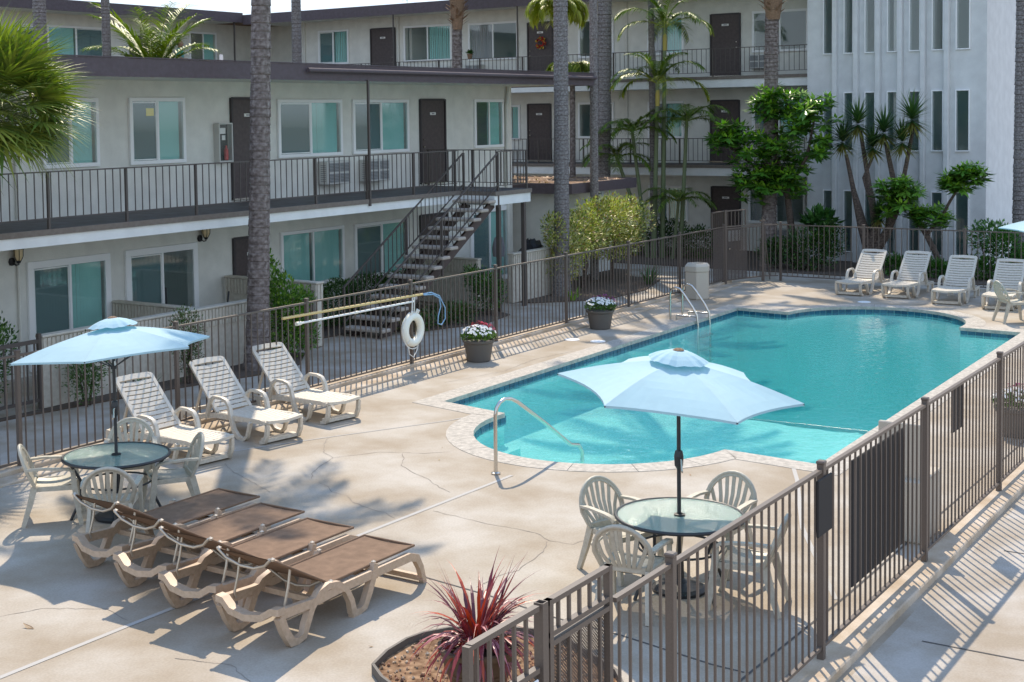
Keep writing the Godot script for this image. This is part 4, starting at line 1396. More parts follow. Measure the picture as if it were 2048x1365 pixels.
func make_fences() -> void:
	fence("long brown picket fence between the pool deck and the near wing's path", V(8.2, 0, -14.6), V(33.75, 0, -14.52), [0.3, 3.25, 6.05, 8.95, 11.8, 14.6, 17.35, 20.2, 22.9, 25.5])
	fence("brown picket fence behind the far row of white loungers", V(35.4, 0, -13.66), V(35.3, 0, -3.82), [0.03, 2.25, 4.75, 7.3, 9.78], 1.49, 0.13)
	fence("brown picket fence along the near walk, in front of the right-hand table", V(7.24, 0, -3.82), V(35.3, 0, -3.82), [0.78, 3.56, 6.48, 9.5, 12.5, 15.5, 18.5, 21.5, 24.5, 27.5], 1.62, 0.17, 0.14)
	fence("short braced fence piece next to the far gate", V(35.16, 0, -14.02), V(35.4, 0, -13.7), [0.0], 1.49, 0.13)
	# far gate
	var g := thing("pool_gate", "far pool gate with mesh infill, white notices and a raised top", "gate", V(33.78, 0, -14.5))
	var u := V(1.36, 0, 0.47)
	var w := u.length()
	var f := u / w
	var turn := Basis(f, UP3, f.cross(UP3))
	var s := Shape.new()
	for y in [0.13, 1.47, 1.52]: s.box(u / 2 + V(0, y, 0), V(w, 0.03, 0.035), turn)
	s.box(u * 0.27 + V(0, 1.93, 0), V(w * 0.54, 0.03, 0.035), turn)
	s.box(V(0, 0.98, 0), V(0.06, 1.96, 0.06), turn); s.box(u * 0.54 + V(0, 1.72, 0), V(0.03, 0.42, 0.03), turn)
	part(g, "gate_frame", s, M.fence)
	for k in 10:
		s = Shape.new()
		s.box(u * ((k + 0.7) / 10.4) + V(0, 0.8, 0), V(0.0175, 1.34, 0.0175), turn)
		part(g, "bar", s, M.fence)
	for k in 5:
		s = Shape.new()
		s.box(u * ((k + 0.7) / 10.4) + V(0, 1.72, 0), V(0.0175, 0.4, 0.0175), turn)
		part(g, "bar", s, M.fence)
	part(g, "mesh_infill", lattice(V(0, 0.15, 0.02), f, w * 0.57, 1.3, 0.03, 0.007), M.fence)
	s = Shape.new()
	s.box(u * 0.27 + V(0, 1.27, -0.03), V(0.44, 0.28, 0.01), turn)
	part(g, "notice", s, M.white)
	s = Shape.new()
	s.lathe([Vector2(0, -0.03), Vector2(0.03, -0.015), Vector2(0.035, 0.01), Vector2(0.0, 0.03)], 12, u * 0.06 + V(0, 0.95, 0.05))
	part(g, "knob", s, M.steel)
	s = Shape.new()
	s.tube([u + V(0, 0, 0), u + V(0, 1.6, 0)], 0.03, 8); s.tube([u + V(0.22, 0.02, 0.12), u + V(0.03, 1.5, 0.02)], 0.015, 6)
	part(g, "brace", s, M.fence)
	s = Shape.new()
	s.box(u + V(0, 1.6, 0), V(0.16, 0.04, 0.07), turn); s.tube([u + V(0, 1.6, 0), u + V(0, 1.68, 0)], 0.025, 8)
	part(g, "closer", s, M.fence)
	var h := thing("fence_extension", "raised mesh panel on top of the long fence beside the far gate", "fence panel", V(33.0, 0, -14.52))
	s = Shape.new()
	s.box(V(0.37, 1.93, 0), V(0.74, 0.03, 0.035)); s.box(V(0.0, 1.72, 0), V(0.03, 0.42, 0.03))
	part(h, "top_rail", s, M.fence)
	for k in 5:
		s = Shape.new()
		s.box(V(0.12 + k * 0.125, 1.72, 0), V(0.0175, 0.4, 0.0175))
		part(h, "bar", s, M.fence)
	part(h, "mesh_infill", lattice(V(0.0, 0.16, 0.02), V(1, 0, 0), 0.72, 1.33, 0.03, 0.007), M.fence)
	# near gate and the panel beside it
	var q := thing("pool_gate", "near pool gate with raised top band and mesh infill by the red plant", "gate", V(6.46, 0, -3.82))
	s = Shape.new()
	for y in [1.835, 1.655, 1.60, 0.12]: s.box(V(0.365, y, 0), V(0.73, 0.03, 0.04))
	s.box(V(0.02, 0.98, 0), V(0.04, 1.74, 0.042)); s.box(V(0.71, 0.98, 0), V(0.04, 1.74, 0.042))
	part(q, "gate_frame", s, M.fence)
	for k in 5:
		s = Shape.new()
		s.box(V(0.125 + k * 0.12, 1.745, 0), V(0.019, 0.16, 0.019)); 
		part(q, "upper_bar", s, M.fence)
		s = Shape.new()
		s.box(V(0.125 + k * 0.12, 0.86, 0), V(0.019, 1.46, 0.019))
		part(q, "bar", s, M.fence)
	part(q, "mesh_infill", lattice(V(0.03, 0.13, -0.018), V(1, 0, 0), 0.68, 1.46, 0.021, 0.0045), M.fence)
	s = Shape.new()
	s.box(V(0.03, 1.32, 0.03), V(0.03, 0.09, 0.05)); s.box(V(0.0, 1.25, 0.035), V(0.1, 0.03, 0.04))
	part(q, "latch", s, M.black)
	var p := thing("side_gate", "side gate with a mid rail left of the near gate", "gate", V(5.66, 0, -3.82))
	s = Shape.new()
	for y in [1.84, 1.50, 0.12]: s.box(V(0.36, y, 0), V(0.66, 0.03, 0.04))
	s.box(V(0.02, 0.92, 0), V(0.04, 1.86, 0.042))
	part(p, "panel_frame", s, M.fence)
	s = Shape.new()   # open square tube
	for e in [[-0.026, 0, 0.006, 0.058], [0.026, 0, 0.006, 0.058], [0, -0.026, 0.046, 0.006], [0, 0.026, 0.046, 0.006]]: s.box(V(0.74 + e[0], 0.93, e[1]), V(e[2], 1.86, e[3]))
	part(p, "post", s, M.fence)
	for k in 5:
		s = Shape.new()
		s.box(V(0.1 + k * 0.12, 1.67, 0), V(0.019, 0.32, 0.019))
		part(p, "upper_bar", s, M.fence)
	part(p, "mesh_infill", lattice(V(0.03, 0.13, -0.018), V(1, 0, 0), 0.68, 1.36, 0.021, 0.0045), M.fence)
	s = Shape.new()
	s.bevel(V(0.52, 1.33, 0.02), V(0.3, 0.26, 0.012), 0.005)
	var sb := part(p, "sign_plate", s, M.white)
	s = Shape.new()
	s.bevel(V(0.52, 1.33, 0.025), V(0.27, 0.23, 0.012), 0.005)
	part(sb, "sign_face", s, M.ac_grille)
	# boards hung on the pool side of the near fence, seen from behind
	for b in [[11.69, 13.18, 0.39, 1.50, -3.87, "large black board hung on the near fence beside the beige cabinet"], [10.60, 10.92, 1.12, 1.58, -3.78, "small dark board on the fence post nearest the table"], [14.88, 15.26, 1.10, 1.58, -3.87, "small dark board on the near fence beyond the beige cabinet"]]:
		s = Shape.new()
		s.bevel(V((b[0] + b[1]) / 2, (b[2] + b[3]) / 2, b[4]), V(b[1] - b[0], b[3] - b[2], 0.02), 0.006)
		var o := part(self, "sign_board", s, M.sign_back)
		tag(o, b[5], "sign board", "boards on the near fence")
	var cb := thing("utility_cabinet", "beige utility cabinet standing against the near fence", "cabinet", V(14.75, 0, -4.28))
	s = Shape.new()
	s.bevel(V(0, 0.33, 0), V(0.62, 0.66, 0.5), 0.02)
	part(cb, "body", s, M.bin)
	s = Shape.new()
	s.bevel(V(-0.22, 0.62, -0.02), V(0.05, 1.24, 0.44), 0.01)
	part(cb, "back_panel", s, M.bin)
	s = Shape.new()
	s.bevel(V(0.05, 0.67, 0), V(0.5, 0.03, 0.52), 0.01)
	part(cb, "lid", s, M.bin)
	s = Shape.new()
	s.box(V(0.0, 0.78, 0.16), V(0.06, 0.2, 0.06))
	part(cb, "switch", s, M.black)

# ---------------------------------------------------------------- furniture
func make_chair() -> Node3D:   # faces +x
	var t := thing("stacking_chair", "", "chair")
	var m: Material = M.resin_sage
	var s := Shape.new()   # dished seat
	var n := 8
	for i in n:
		for j in n:
			var c := []
			for e in [[i, j], [i + 1, j], [i + 1, j + 1], [i, j + 1]]:
				var x: float = -0.2 + 0.44 * e[0] / n
				var wz := lerpf(0.20, 0.245, float(e[0]) / n)
				var z := lerpf(-wz, wz, float(e[1]) / n)
				var y: float = 0.415 + 0.03 * (absf(z) / wz) * (absf(z) / wz) - 0.02 * sin(PI * e[0] / n) + 0.02 * float(e[0]) / n - (0.03 if e[0] == n else 0.0)
				c.append(V(x, y, z))
			s.quad(c[0], c[3], c[2], c[1]); s.quad(c[0] - V(0, 0.014, 0), c[1] - V(0, 0.014, 0), c[2] - V(0, 0.014, 0), c[3] - V(0, 0.014, 0))
	s.sweep([V(0.24, 0.415, -0.245), V(0.24, 0.405, 0.0), V(0.24, 0.415, 0.245)], 0.02, 0.05, V(1, 0, 0))
	for z in [-1.0, 1.0]: s.sweep([V(-0.2, 0.41, 0.205 * z), V(0.24, 0.42, 0.25 * z)], 0.018, 0.055, V(0, 0, 1))
	part(t, "seat", s, m)
	s = Shape.new()   # fan back: an arched rim
	var rim := []
	for k in 15:
		var a := PI * k / 14.0
		rim.append(V(-0.235 - 0.10 * sin(a) - 0.03, 0.60 + 0.265 * sin(a), 0.265 * cos(a)))
	rim.push_front(V(-0.20, 0.45, 0.215)); rim.append(V(-0.20, 0.45, -0.215))
	s.tube(rim, 0.021, 8)
	var wide := []
	for q in rim: wide.append(q + V(0.008, -0.012, 0))
	s.sweep(wide, 0.022, 0.05, V(0.93, 0.36, 0).normalized())
	part(t, "back_rim", s, m)
	for k in 7:
		var f := (k - 3) / 3.0
		var top := V(-0.235 - 0.10 * sqrt(1.0 - f * f * 0.8) - 0.02, 0.60 + 0.26 * sqrt(1.0 - f * f * 0.82), 0.235 * f)
		var bot := V(-0.205, 0.44, 0.12 * f)
		var mid := (top + bot) / 2 + V(-0.03, 0, 0.012 * f)
		s = Shape.new()
		s.sweep([bot, mid, top], 0.037, 0.012, V(0, -0.12 * f, 1).normalized())
		part(t, "slat", s, m)
	s = Shape.new()
	s.bevel(V(-0.205, 0.445, 0), V(0.025, 0.07, 0.40), 0.008)
	part(t, "back_foot", s, m)
	for z in [-1.0, 1.0]:
		s = Shape.new()
		s.sweep([V(-0.27, 0.645, 0.27 * z), V(-0.12, 0.655, 0.285 * z), V(0.1, 0.645, 0.29 * z), V(0.19, 0.63, 0.29 * z), V(0.225, 0.59, 0.287 * z)], 0.055, 0.024, V(0, 0, 1))
		part(t, "armrest", s, m)
		s = Shape.new()   # front leg runs up into the arm
		s.sweep([V(0.30, 0.0, 0.285 * z), V(0.262, 0.25, 0.275 * z), V(0.235, 0.45, 0.272 * z), V(0.22, 0.62, 0.28 * z)], 0.038, [0.045, 0.06, 0.06, 0.045], V(0, 0, 1))
		part(t, "leg", s, m)
		s = Shape.new()
		s.sweep([V(-0.33, 0.0, 0.25 * z), V(-0.25, 0.25, 0.225 * z), V(-0.20, 0.44, 0.21 * z)], 0.038, [0.045, 0.065, 0.075], V(0, 0, 1))
		part(t, "leg", s, m)
	return t

func make_lounger() -> Node3D:   # foot towards +x
	var t := thing("pool_lounger", "", "lounger")
	var m: Material = M.resin
	var s: Shape
	for z in [-0.30, 0.30]:
		s = Shape.new()
		s.sweep([V(-1.02, 0.20, z), V(-0.55, 0.20, z), V(-0.2, 0.265, z), V(0.3, 0.285, z), V(0.8, 0.31, z), V(0.96, 0.30, z)], 0.05, [0.06, 0.06, 0.075, 0.07, 0.06, 0.05], V(0, 0, 1))
		part(t, "side_rail", s, m)
		s = Shape.new()
		var o: float = z + signf(z) * 0.035
		s.sweep([V(-0.36, 0.22, o), V(-0.32, 0.36, o), V(-0.27, 0.48, o), V(-0.18, 0.535, o), V(0.0, 0.535, o), V(0.10, 0.51, o), V(0.16, 0.44, o), V(0.20, 0.28, o), V(0.26, 0.12, o), V(0.36, 0.03, o), V(0.5, 0.02, o), V(0.56, 0.07, o), V(0.60, 0.18, o), V(0.63, 0.28, o)], 0.055, [0.05, 0.05, 0.045, 0.04, 0.04, 0.045, 0.05, 0.06, 0.065, 0.06, 0.045, 0.04, 0.04, 0.05], V(0, 0, 1))
		part(t, "armrest", s, m)
		s = Shape.new()
		s.sweep([V(-0.62, 0.0, z), V(-0.66, 0.2, z)], 0.045, 0.09, V(0, 0, 1)); s.sweep([V(-1.0, 0.0, z), V(-1.0, 0.2, z)], 0.045, 0.07, V(0, 0, 1))
		part(t, "leg", s, m)
		s = Shape.new()
		s.sweep([V(-0.78, 0.21, z * 0.8), V(-0.60, 0.63, z * 0.8)], 0.03, 0.03, V(0, 0, 1))
		part(t, "prop", s, m)
		s = Shape.new()
		s.sweep([V(0.96, 0.29, z), V(0.95, 0.15, z), V(0.90, 0.04, z), V(0.80, 0.02, z)], 0.05, [0.05, 0.06, 0.06, 0.045], V(0, 0, 1))
		part(t, "leg", s, m)
	s = Shape.new()
	s.box(V(0.85, 0.05, 0), V(0.12, 0.05, 0.56)); 
	part(t, "foot_bar", s, m)
	s = Shape.new()
	s.box(V(-1.0, 0.21, 0), V(0.05, 0.05, 0.56))
	part(t, "rear_bar", s, m)
	for k in 13:   # seat slats, slightly dished
		var x := -0.14 + k * 0.085
		var y := 0.29 + 0.02 * float(k) / 13
		s = Shape.new()
		s.sweep([V(x, y + 0.02, -0.31), V(x, y + 0.002, -0.15), V(x, y - 0.004, 0.0), V(x, y + 0.002, 0.15), V(x, y + 0.02, 0.31)], 0.069, 0.018, V(1, 0, 0))
		part(t, "seat_slat", s, m)
	s = Shape.new()
	s.sweep([V(0.975, 0.325, -0.31), V(0.985, 0.30, 0.0), V(0.975, 0.325, 0.31)], 0.05, 0.04, V(1, 0, 0))
	part(t, "seat_nose", s, m)
	# back: two bars, a rounded head and slats between slots
	var a := V(-0.17, 0.31, 0)
	var b := V(-0.80, 0.94, 0)
	var d := (b - a).normalized()
	var up := V(0, 0, 1).cross(d).normalized() * -1.0
	for z in [-0.295, 0.295]:
		s = Shape.new()
		s.sweep([a + V(0, 0, z), a.lerp(b, 0.5) + V(0, 0, z), b + V(0, 0, z * 0.98), b + d * 0.03 + V(0, 0, z * 0.9)], 0.055, 0.03, V(0, 0, 1))
		part(t, "back_bar", s, m)
	for k in 11:
		var c := a.lerp(b, 0.05 + k * 0.0835)
		s = Shape.new()
		s.sweep([c + V(0, 0, -0.275) + up * 0.004, c + up * -0.012, c + V(0, 0, 0.275) + up * 0.004], 0.0575, 0.014, d)
		part(t, "back_slat", s, m)
	s = Shape.new()
	s.sweep([b + V(0, 0, -0.27), b + d * 0.012 + V(0, 0, 0), b + V(0, 0, 0.27)], 0.085, 0.024, d)
	part(t, "head_bar", s, m)
	return t

func make_sling_lounger() -> Node3D:   # foot towards +x
	var t := thing("sling_lounger", "", "lounger")
	var m: Material = M.resin_tan
	var s: Shape
	for z in [-0.33, 0.33]:
		s = Shape.new()
		s.sweep([V(-1.0, 0.32, z), V(-0.6, 0.30, z), V(-0.2, 0.315, z), V(0.5, 0.31, z), V(0.86, 0.31, z), V(0.97, 0.275, z), V(1.04, 0.16, z), V(1.09, 0.0, z)], 0.055, [0.09, 0.075, 0.075, 0.08, 0.08, 0.075, 0.06, 0.05], V(0, 0, 1))
		part(t, "side_rail", s, m)
		s = Shape.new()
		s.sweep([V(-1.0, 0.30, z), V(-0.94, 0.16, z), V(-0.86, 0.04, z), V(-0.78, 0.03, z), V(-0.70, 0.05, z), V(-0.66, 0.14, z), V(-0.59, 0.26, z), V(-0.49, 0.35, z), V(-0.36, 0.385, z), V(-0.22, 0.36, z), V(-0.11, 0.28, z), V(-0.04, 0.16, z), V(-0.01, 0.04, z)], 0.06, [0.08, 0.075, 0.08, 0.06, 0.065, 0.075, 0.07, 0.065, 0.06, 0.06, 0.06, 0.06, 0.07], V(0, 0, 1))
		part(t, "arch_leg", s, m)
		s = Shape.new()
		s.sweep([V(-0.03, 0.035, z), V(0.08, 0.03, z), V(0.15, 0.05, z), V(0.22, 0.16, z), V(0.29, 0.30, z), V(0.32, 0.40, z)], 0.06, [0.07, 0.06, 0.07, 0.075, 0.075, 0.06], V(0, 0, 1))
		part(t, "strut", s, m)
	s = Shape.new()   # sagging crosspiece at the head
	s.sweep([V(-1.0, 0.35, -0.36), V(-1.01, 0.345, -0.28), V(-1.03, 0.28, -0.18), V(-1.04, 0.255, 0.0), V(-1.03, 0.28, 0.18), V(-1.01, 0.345, 0.28), V(-1.0, 0.35, 0.36)], 0.09, 0.06, V(1, 0, 0))
	part(t, "head_bar", s, m)
	s = Shape.new()
	s.sweep([V(1.07, 0.05, -0.33), V(1.07, 0.05, 0.33)], 0.05, 0.05, V(1, 0, 0)); s.sweep([V(0.35, 0.27, -0.33), V(0.35, 0.27, 0.33)], 0.05, 0.05, V(1, 0, 0)); s.sweep([V(-0.45, 0.27, -0.33), V(-0.45, 0.27, 0.33)], 0.05, 0.05, V(1, 0, 0))
	part(t, "cross_bar", s, m)
	s = Shape.new()   # seat sling, sagging a little between its rods
	for i in 10:
		for j in 6:
			var c := []
			for e in [[i, j], [i + 1, j], [i + 1, j + 1], [i, j + 1]]:
				var z := lerpf(-0.3, 0.3, e[1] / 6.0)
				c.append(V(lerpf(-0.27, 0.98, e[0] / 10.0), 0.385 - 0.012 * (1.0 - (z / 0.3) * (z / 0.3)), z))
			s.quad(c[0], c[3], c[2], c[1]); s.quad(c[0] - V(0, 0.006, 0), c[1] - V(0, 0.006, 0), c[2] - V(0, 0.006, 0), c[3] - V(0, 0.006, 0))
	for z in [-0.3, 0.3]: s.tube([V(-0.28, 0.384, z), V(0.99, 0.384, z)], 0.013, 8)
	s.tube([V(0.985, 0.384, -0.3), V(0.985, 0.384, 0.3)], 0.012, 8)
	part(t, "seat_sling", s, M.sling)
	s = Shape.new()   # back sling
	var a := V(-0.30, 0.385, 0)
	var b := V(-1.06, 0.80, 0)
	for j in 6:
		var z0 := lerpf(-0.3, 0.3, j / 6.0)
		var z1 := lerpf(-0.3, 0.3, (j + 1) / 6.0)
		s.quad(a + V(0, 0, z1), b + V(0, 0, z1), b + V(0, 0, z0), a + V(0, 0, z0)); s.quad(a + V(0, -0.006, z0), b + V(0, -0.006, z0), b + V(0, -0.006, z1), a + V(0, -0.006, z1))
	for z in [-0.3, 0.3]: s.tube([a + V(0, 0, z), b + V(0, 0, z)], 0.013, 8)
	part(t, "back_sling", s, M.sling)
	s = Shape.new()
	s.tube([b + V(0, 0, -0.3), b + V(0.02, -0.07, -0.22), b + V(0.04, -0.12, -0.08), b + V(0.04, -0.12, 0.08), b + V(0.02, -0.07, 0.22), b + V(0, 0, 0.3)], 0.014, 8)
	part(t, "back_bow", s, M.champagne)
	s = Shape.new()
	s.tube([a + V(-0.1, 0.05, -0.3), a + V(-0.08, -0.03, -0.15), a + V(-0.08, -0.05, 0.0), a + V(-0.08, -0.03, 0.15), a + V(-0.1, 0.05, 0.3)], 0.013, 8)
	part(t, "lower_bow", s, M.champagne)
	for z in [-0.29, 0.29]:
		s = Shape.new()
		s.tube([V(-0.80, 0.655, z), V(-0.83, 0.5, z), V(-0.88, 0.36, z), V(-0.86, 0.31, z)], 0.012, 8)
		part(t, "prop", s, M.champagne)
		s = Shape.new()
		for q in [a + V(0.02, 0.012, z * 1.06), b + V(0.02, 0, z * 1.06), V(0.32, 0.41, z * 1.12)]: s.lathe([Vector2(0, -0.02), Vector2(0.022, -0.01), Vector2(0.024, 0.006), Vector2(0.0, 0.02)], 10, q)
		part(t, "knob", s, M.champagne)
	return t

func make_table() -> Node3D:
	var t := thing("patio_table", "", "table")
	var s := Shape.new()
	s.lathe([Vector2(0.0, 0.716), Vector2(0.585, 0.716)], 40); s.lathe([Vector2(0.585, 0.722), Vector2(0.0, 0.722)], 40)
	part(t, "glass_top", s, M.table_glass)
	s = Shape.new()
	var pts := []
	for k in 41: pts.append(V(cos(TAU * k / 40) * 0.595, 0.715, sin(TAU * k / 40) * 0.595))
	s.tube(pts, 0.018, 8, false)
	part(t, "rim", s, M.dark_metal)
	for k in 4:
		var a := TAU * k / 4 + PI / 4
		var d := V(cos(a), 0, sin(a))
		s = Shape.new()
		s.tube([d * 0.57 + V(0, 0.70, 0), d * 0.50 + V(0, 0.62, 0), d * 0.40 + V(0, 0.45, 0), d * 0.40 + V(0, 0.25, 0), d * 0.52 + V(0, 0.0, 0)], 0.017, 8)
		part(t, "leg", s, M.dark_metal)
	s = Shape.new()
	pts = []
	for k in 29: pts.append(V(cos(TAU * k / 28) * 0.39, 0.42, sin(TAU * k / 28) * 0.39))
	s.tube(pts, 0.011, 6, false)
	part(t, "stretcher_ring", s, M.dark_metal)
	s = Shape.new()
	s.lathe([Vector2(0.05, 0.70), Vector2(0.055, 0.735), Vector2(0.03, 0.74)], 14)
	part(t, "collar", s, M.black)
	return t

func make_parasol(label: String, at: Vector3, turn: float, lean: float, radius := 1.14) -> Node3D:   # turn: angle of the first rib; lean: tilt of the canopy across z
	var t := thing("parasol", label, "parasol", at, 0.0, "light blue parasols")
	var s := Shape.new()
	s.lathe([Vector2(0.25, 0.0), Vector2(0.26, 0.03), Vector2(0.22, 0.055), Vector2(0.08, 0.085), Vector2(0.045, 0.12), Vector2(0.04, 0.32), Vector2(0.0, 0.32)], 28)
	part(t, "base", s, M.dark_metal)
	s = Shape.new()
	s.tube([V(0, 0.05, 0), V(0, 1.3, 0), V(0, 1.95, 0)], 0.019, 12)
	part(t, "pole", s, M.dark_metal)
	s = Shape.new()
	s.lathe([Vector2(0.02, 1.16), Vector2(0.04, 1.19), Vector2(0.045, 1.28), Vector2(0.035, 1.33), Vector2(0.02, 1.34)], 12)
	var k0 := part(t, "crank_box", s, M.dark_metal)
	s = Shape.new()
	s.tube([V(-0.03, 1.26, 0.03), V(-0.075, 1.26, 0.06), V(-0.085, 1.17, 0.07), V(-0.12, 1.165, 0.09)], 0.009, 6)
	part(k0, "crank_handle", s, M.steel)
	s = Shape.new()
	s.box(V(0.0, 1.76, 0.021), V(0.022, 0.07, 0.003))
	part(t, "label_sticker", s, M.white)
	var hub := V(0, 2.19, 0)
	var tip := []
	for k in 6:
		var a := turn + TAU * k / 6
		tip.append(V(cos(a) * radius, 1.925 + lean * sin(a) * radius, sin(a) * radius))
	for k in 6:
		var A: Vector3 = tip[k]
		var B: Vector3 = tip[(k + 1) % 6]
		s = Shape.new()
		var grid := []
		for i in 9:
			var row := []
			var f := 0.06 + 0.94 * i / 8.0
			for j in 9:
				var g := j / 8.0
				var p: Vector3 = hub.lerp(A.lerp(B, g), f)
				var bow := 4.0 * g * (1.0 - g)
				var c := hub.lerp((A + B) / 2, f)
				p += (hub - (A + B) / 2) * V(1, 0, 1) * (0.11 * bow * f * f)   # hem curves in between ribs
				p.y += 0.035 * sin(PI * f) - 0.028 * bow * f * (1.3 - f) + 0.003 * sin(f * 11.0 + g * 5.0 + k * 2.0) * bow
				row.append(p)
			grid.append(row)
		for i in 8:
			for j in 8:
				s.quad(grid[i][j], grid[i][j + 1], grid[i + 1][j + 1], grid[i + 1][j])
		part(t, "canopy_panel", s, M.canvas)
		s = Shape.new()
		for j in 8:
			s.quad(grid[8][j], grid[8][j + 1], grid[8][j + 1] - V(0, 0.022, 0), grid[8][j] - V(0, 0.022, 0))
		part(t, "hem", s, M.canvas)
		s = Shape.new()
		s.tube([hub + V(0, -0.06, 0), hub.lerp(A, 0.5) + V(0, 0.012, 0), A + V(0, -0.012, 0)], 0.008, 6)
		part(t, "rib", s, M.dark_metal)
		s = Shape.new()
		s.tube([V(0, 1.72, 0), hub.lerp(A, 0.55) + V(0, -0.0, 0)], 0.007, 6)
		part(t, "stretcher", s, M.dark_metal)
	s = Shape.new()   # ruffled vent cap
	var n := 48
	var rings := []
	for i in 5:
		var row := []
		var f := i / 4.0
		for j in n + 1:
			var a := turn + TAU * (j % n) / n
			var wave := sin(a * 6.0 - turn * 6.0 + 1.2) * 0.4 + sin(a * 13.0) * 0.35
			var r := 0.03 + (0.24 + 0.015 * wave) * f
			row.append(V(cos(a) * r, 2.285 - 0.075 * f * f + lean * sin(a) * r + 0.016 * wave * f * f - 0.02 * f, sin(a) * r))
		rings.append(row)
	for i in 4:
		for j in n: s.quad(rings[i][j + 1], rings[i + 1][j + 1], rings[i + 1][j], rings[i][j])
	part(t, "vent_cap", s, M.canvas)
	s = Shape.new()
	s.lathe([Vector2(0.05, 2.27), Vector2(0.055, 2.285), Vector2(0.03, 2.30), Vector2(0.0, 2.305)], 14)
	part(t, "finial", s, M.boot)
	s = Shape.new()
	s.tube([V(0, 1.95, 0), V(0, 2.27, 0)], 0.018, 10); s.lathe([Vector2(0.02, 1.70), Vector2(0.035, 1.705), Vector2(0.035, 1.74), Vector2(0.02, 1.745)], 12)
	part(t, "upper_pole", s, M.dark_metal)
	return t

func place_furniture() -> void:
	var tb := make_table()
	tb.position = V(10.72, 0, -11.97); tb.set_meta("label", "round glass-topped patio table by the long fence, left parasol through it"); tb.set_meta("group", "round glass patio tables")
	copy_of(tb, V(11.87, 0, -5.56), 0.3, "round glass-topped patio table behind the near fence, beside the pool's shallow end", "round glass patio tables")
	copy_of(tb, V(31.6, 0, -6.1), 0.3, "patio table at the right edge, beyond the row of far loungers", "round glass patio tables")
	make_parasol("light blue parasol over the table by the long fence on the left", V(10.72, 0, -11.97), deg_to_rad(27), 0.10)
	make_parasol("light blue parasol over the table at the shallow end", V(11.88, 0, -5.57), deg_to_rad(9), -0.10)
	make_parasol("light blue parasol cut off by the right edge of the picture", V(31.6, 0, -6.1), deg_to_rad(20), 0.0)
	var c := make_chair()
	c.position = V(10.28, 0, -12.52); c.rotation.y = -0.75; c.set_meta("label", "plastic armchair at the left table's outer side, next to the fence"); c.set_meta("group", "plastic armchairs at the tables")
	for q in [[10.12, -11.38, 0.72, "plastic armchair at the left table, back to the viewer beside the sling loungers"],
			[11.22, -11.62, 2.55, "plastic armchair seen from the side at the right of the left table"],
			[11.42, -12.50, -2.35, "plastic armchair at the far side of the left table, near the white lounger"],
			[12.06, -6.28, -1.9, "plastic armchair at the pool side of the right table, left of the pole"],
			[11.17, -5.70, 0.15, "plastic armchair at the right table, back to the viewer behind the gate"],
			[11.85, -4.88, 1.75, "plastic armchair between the right table and the near fence"],
			[12.72, -5.55, 3.05, "plastic armchair at the right table's far side, right of the pole"],
			[30.75, -6.75, -0.9, "plastic armchair at the right edge in front of the last far lounger"],
			[31.3, -5.75, 1.2, "plastic armchair partly hidden at the right edge table"]]:
		copy_of(c, V(q[0], 0, q[1]), q[2], q[3], "plastic armchairs at the tables")
	var l := make_lounger()
	l.position = V(13.22, 0, -13.7); l.rotation.y = -PI / 2 - 0.14; l.set_meta("label", "white plastic lounger closest to the left table"); l.set_meta("group", "white plastic loungers")
	for q in [[14.68, -13.74, -PI / 2 - 0.16, "white plastic lounger in the middle of the three by the long fence"],
			[16.10, -13.82, -PI / 2 - 0.16, "white plastic lounger of the three that is nearest the life ring"],
			[34.2, -11.05, PI - 0.05, "far white lounger nearest the gate, palm shadow across it"],
			[34.2, -9.95, PI - 0.02, "second far white lounger counting from the gate"],
			[33.65, -8.68, PI + 0.03, "third far white lounger counting from the gate"],
			[33.3, -7.5, PI + 0.05, "last far white lounger, partly behind a plastic armchair"]]:
		copy_of(l, V(q[0], 0, q[1]), q[2], q[3], "white plastic loungers")
	var g := make_sling_lounger()
	g.position = V(9.68, 0, -8.08); g.set_meta("label", "brown sling lounger at the front of the row of four"); g.set_meta("group", "brown sling loungers in a row")
	for q in [[9.83, -8.94, "second brown sling lounger counting from the gravel bed"], [10.0, -9.73, "third brown sling lounger counting from the gravel bed"], [10.19, -10.53, "brown sling lounger closest to the left table"]]:
		copy_of(g, V(q[0], 0, q[1]), 0.0, q[2], "brown sling loungers in a row")

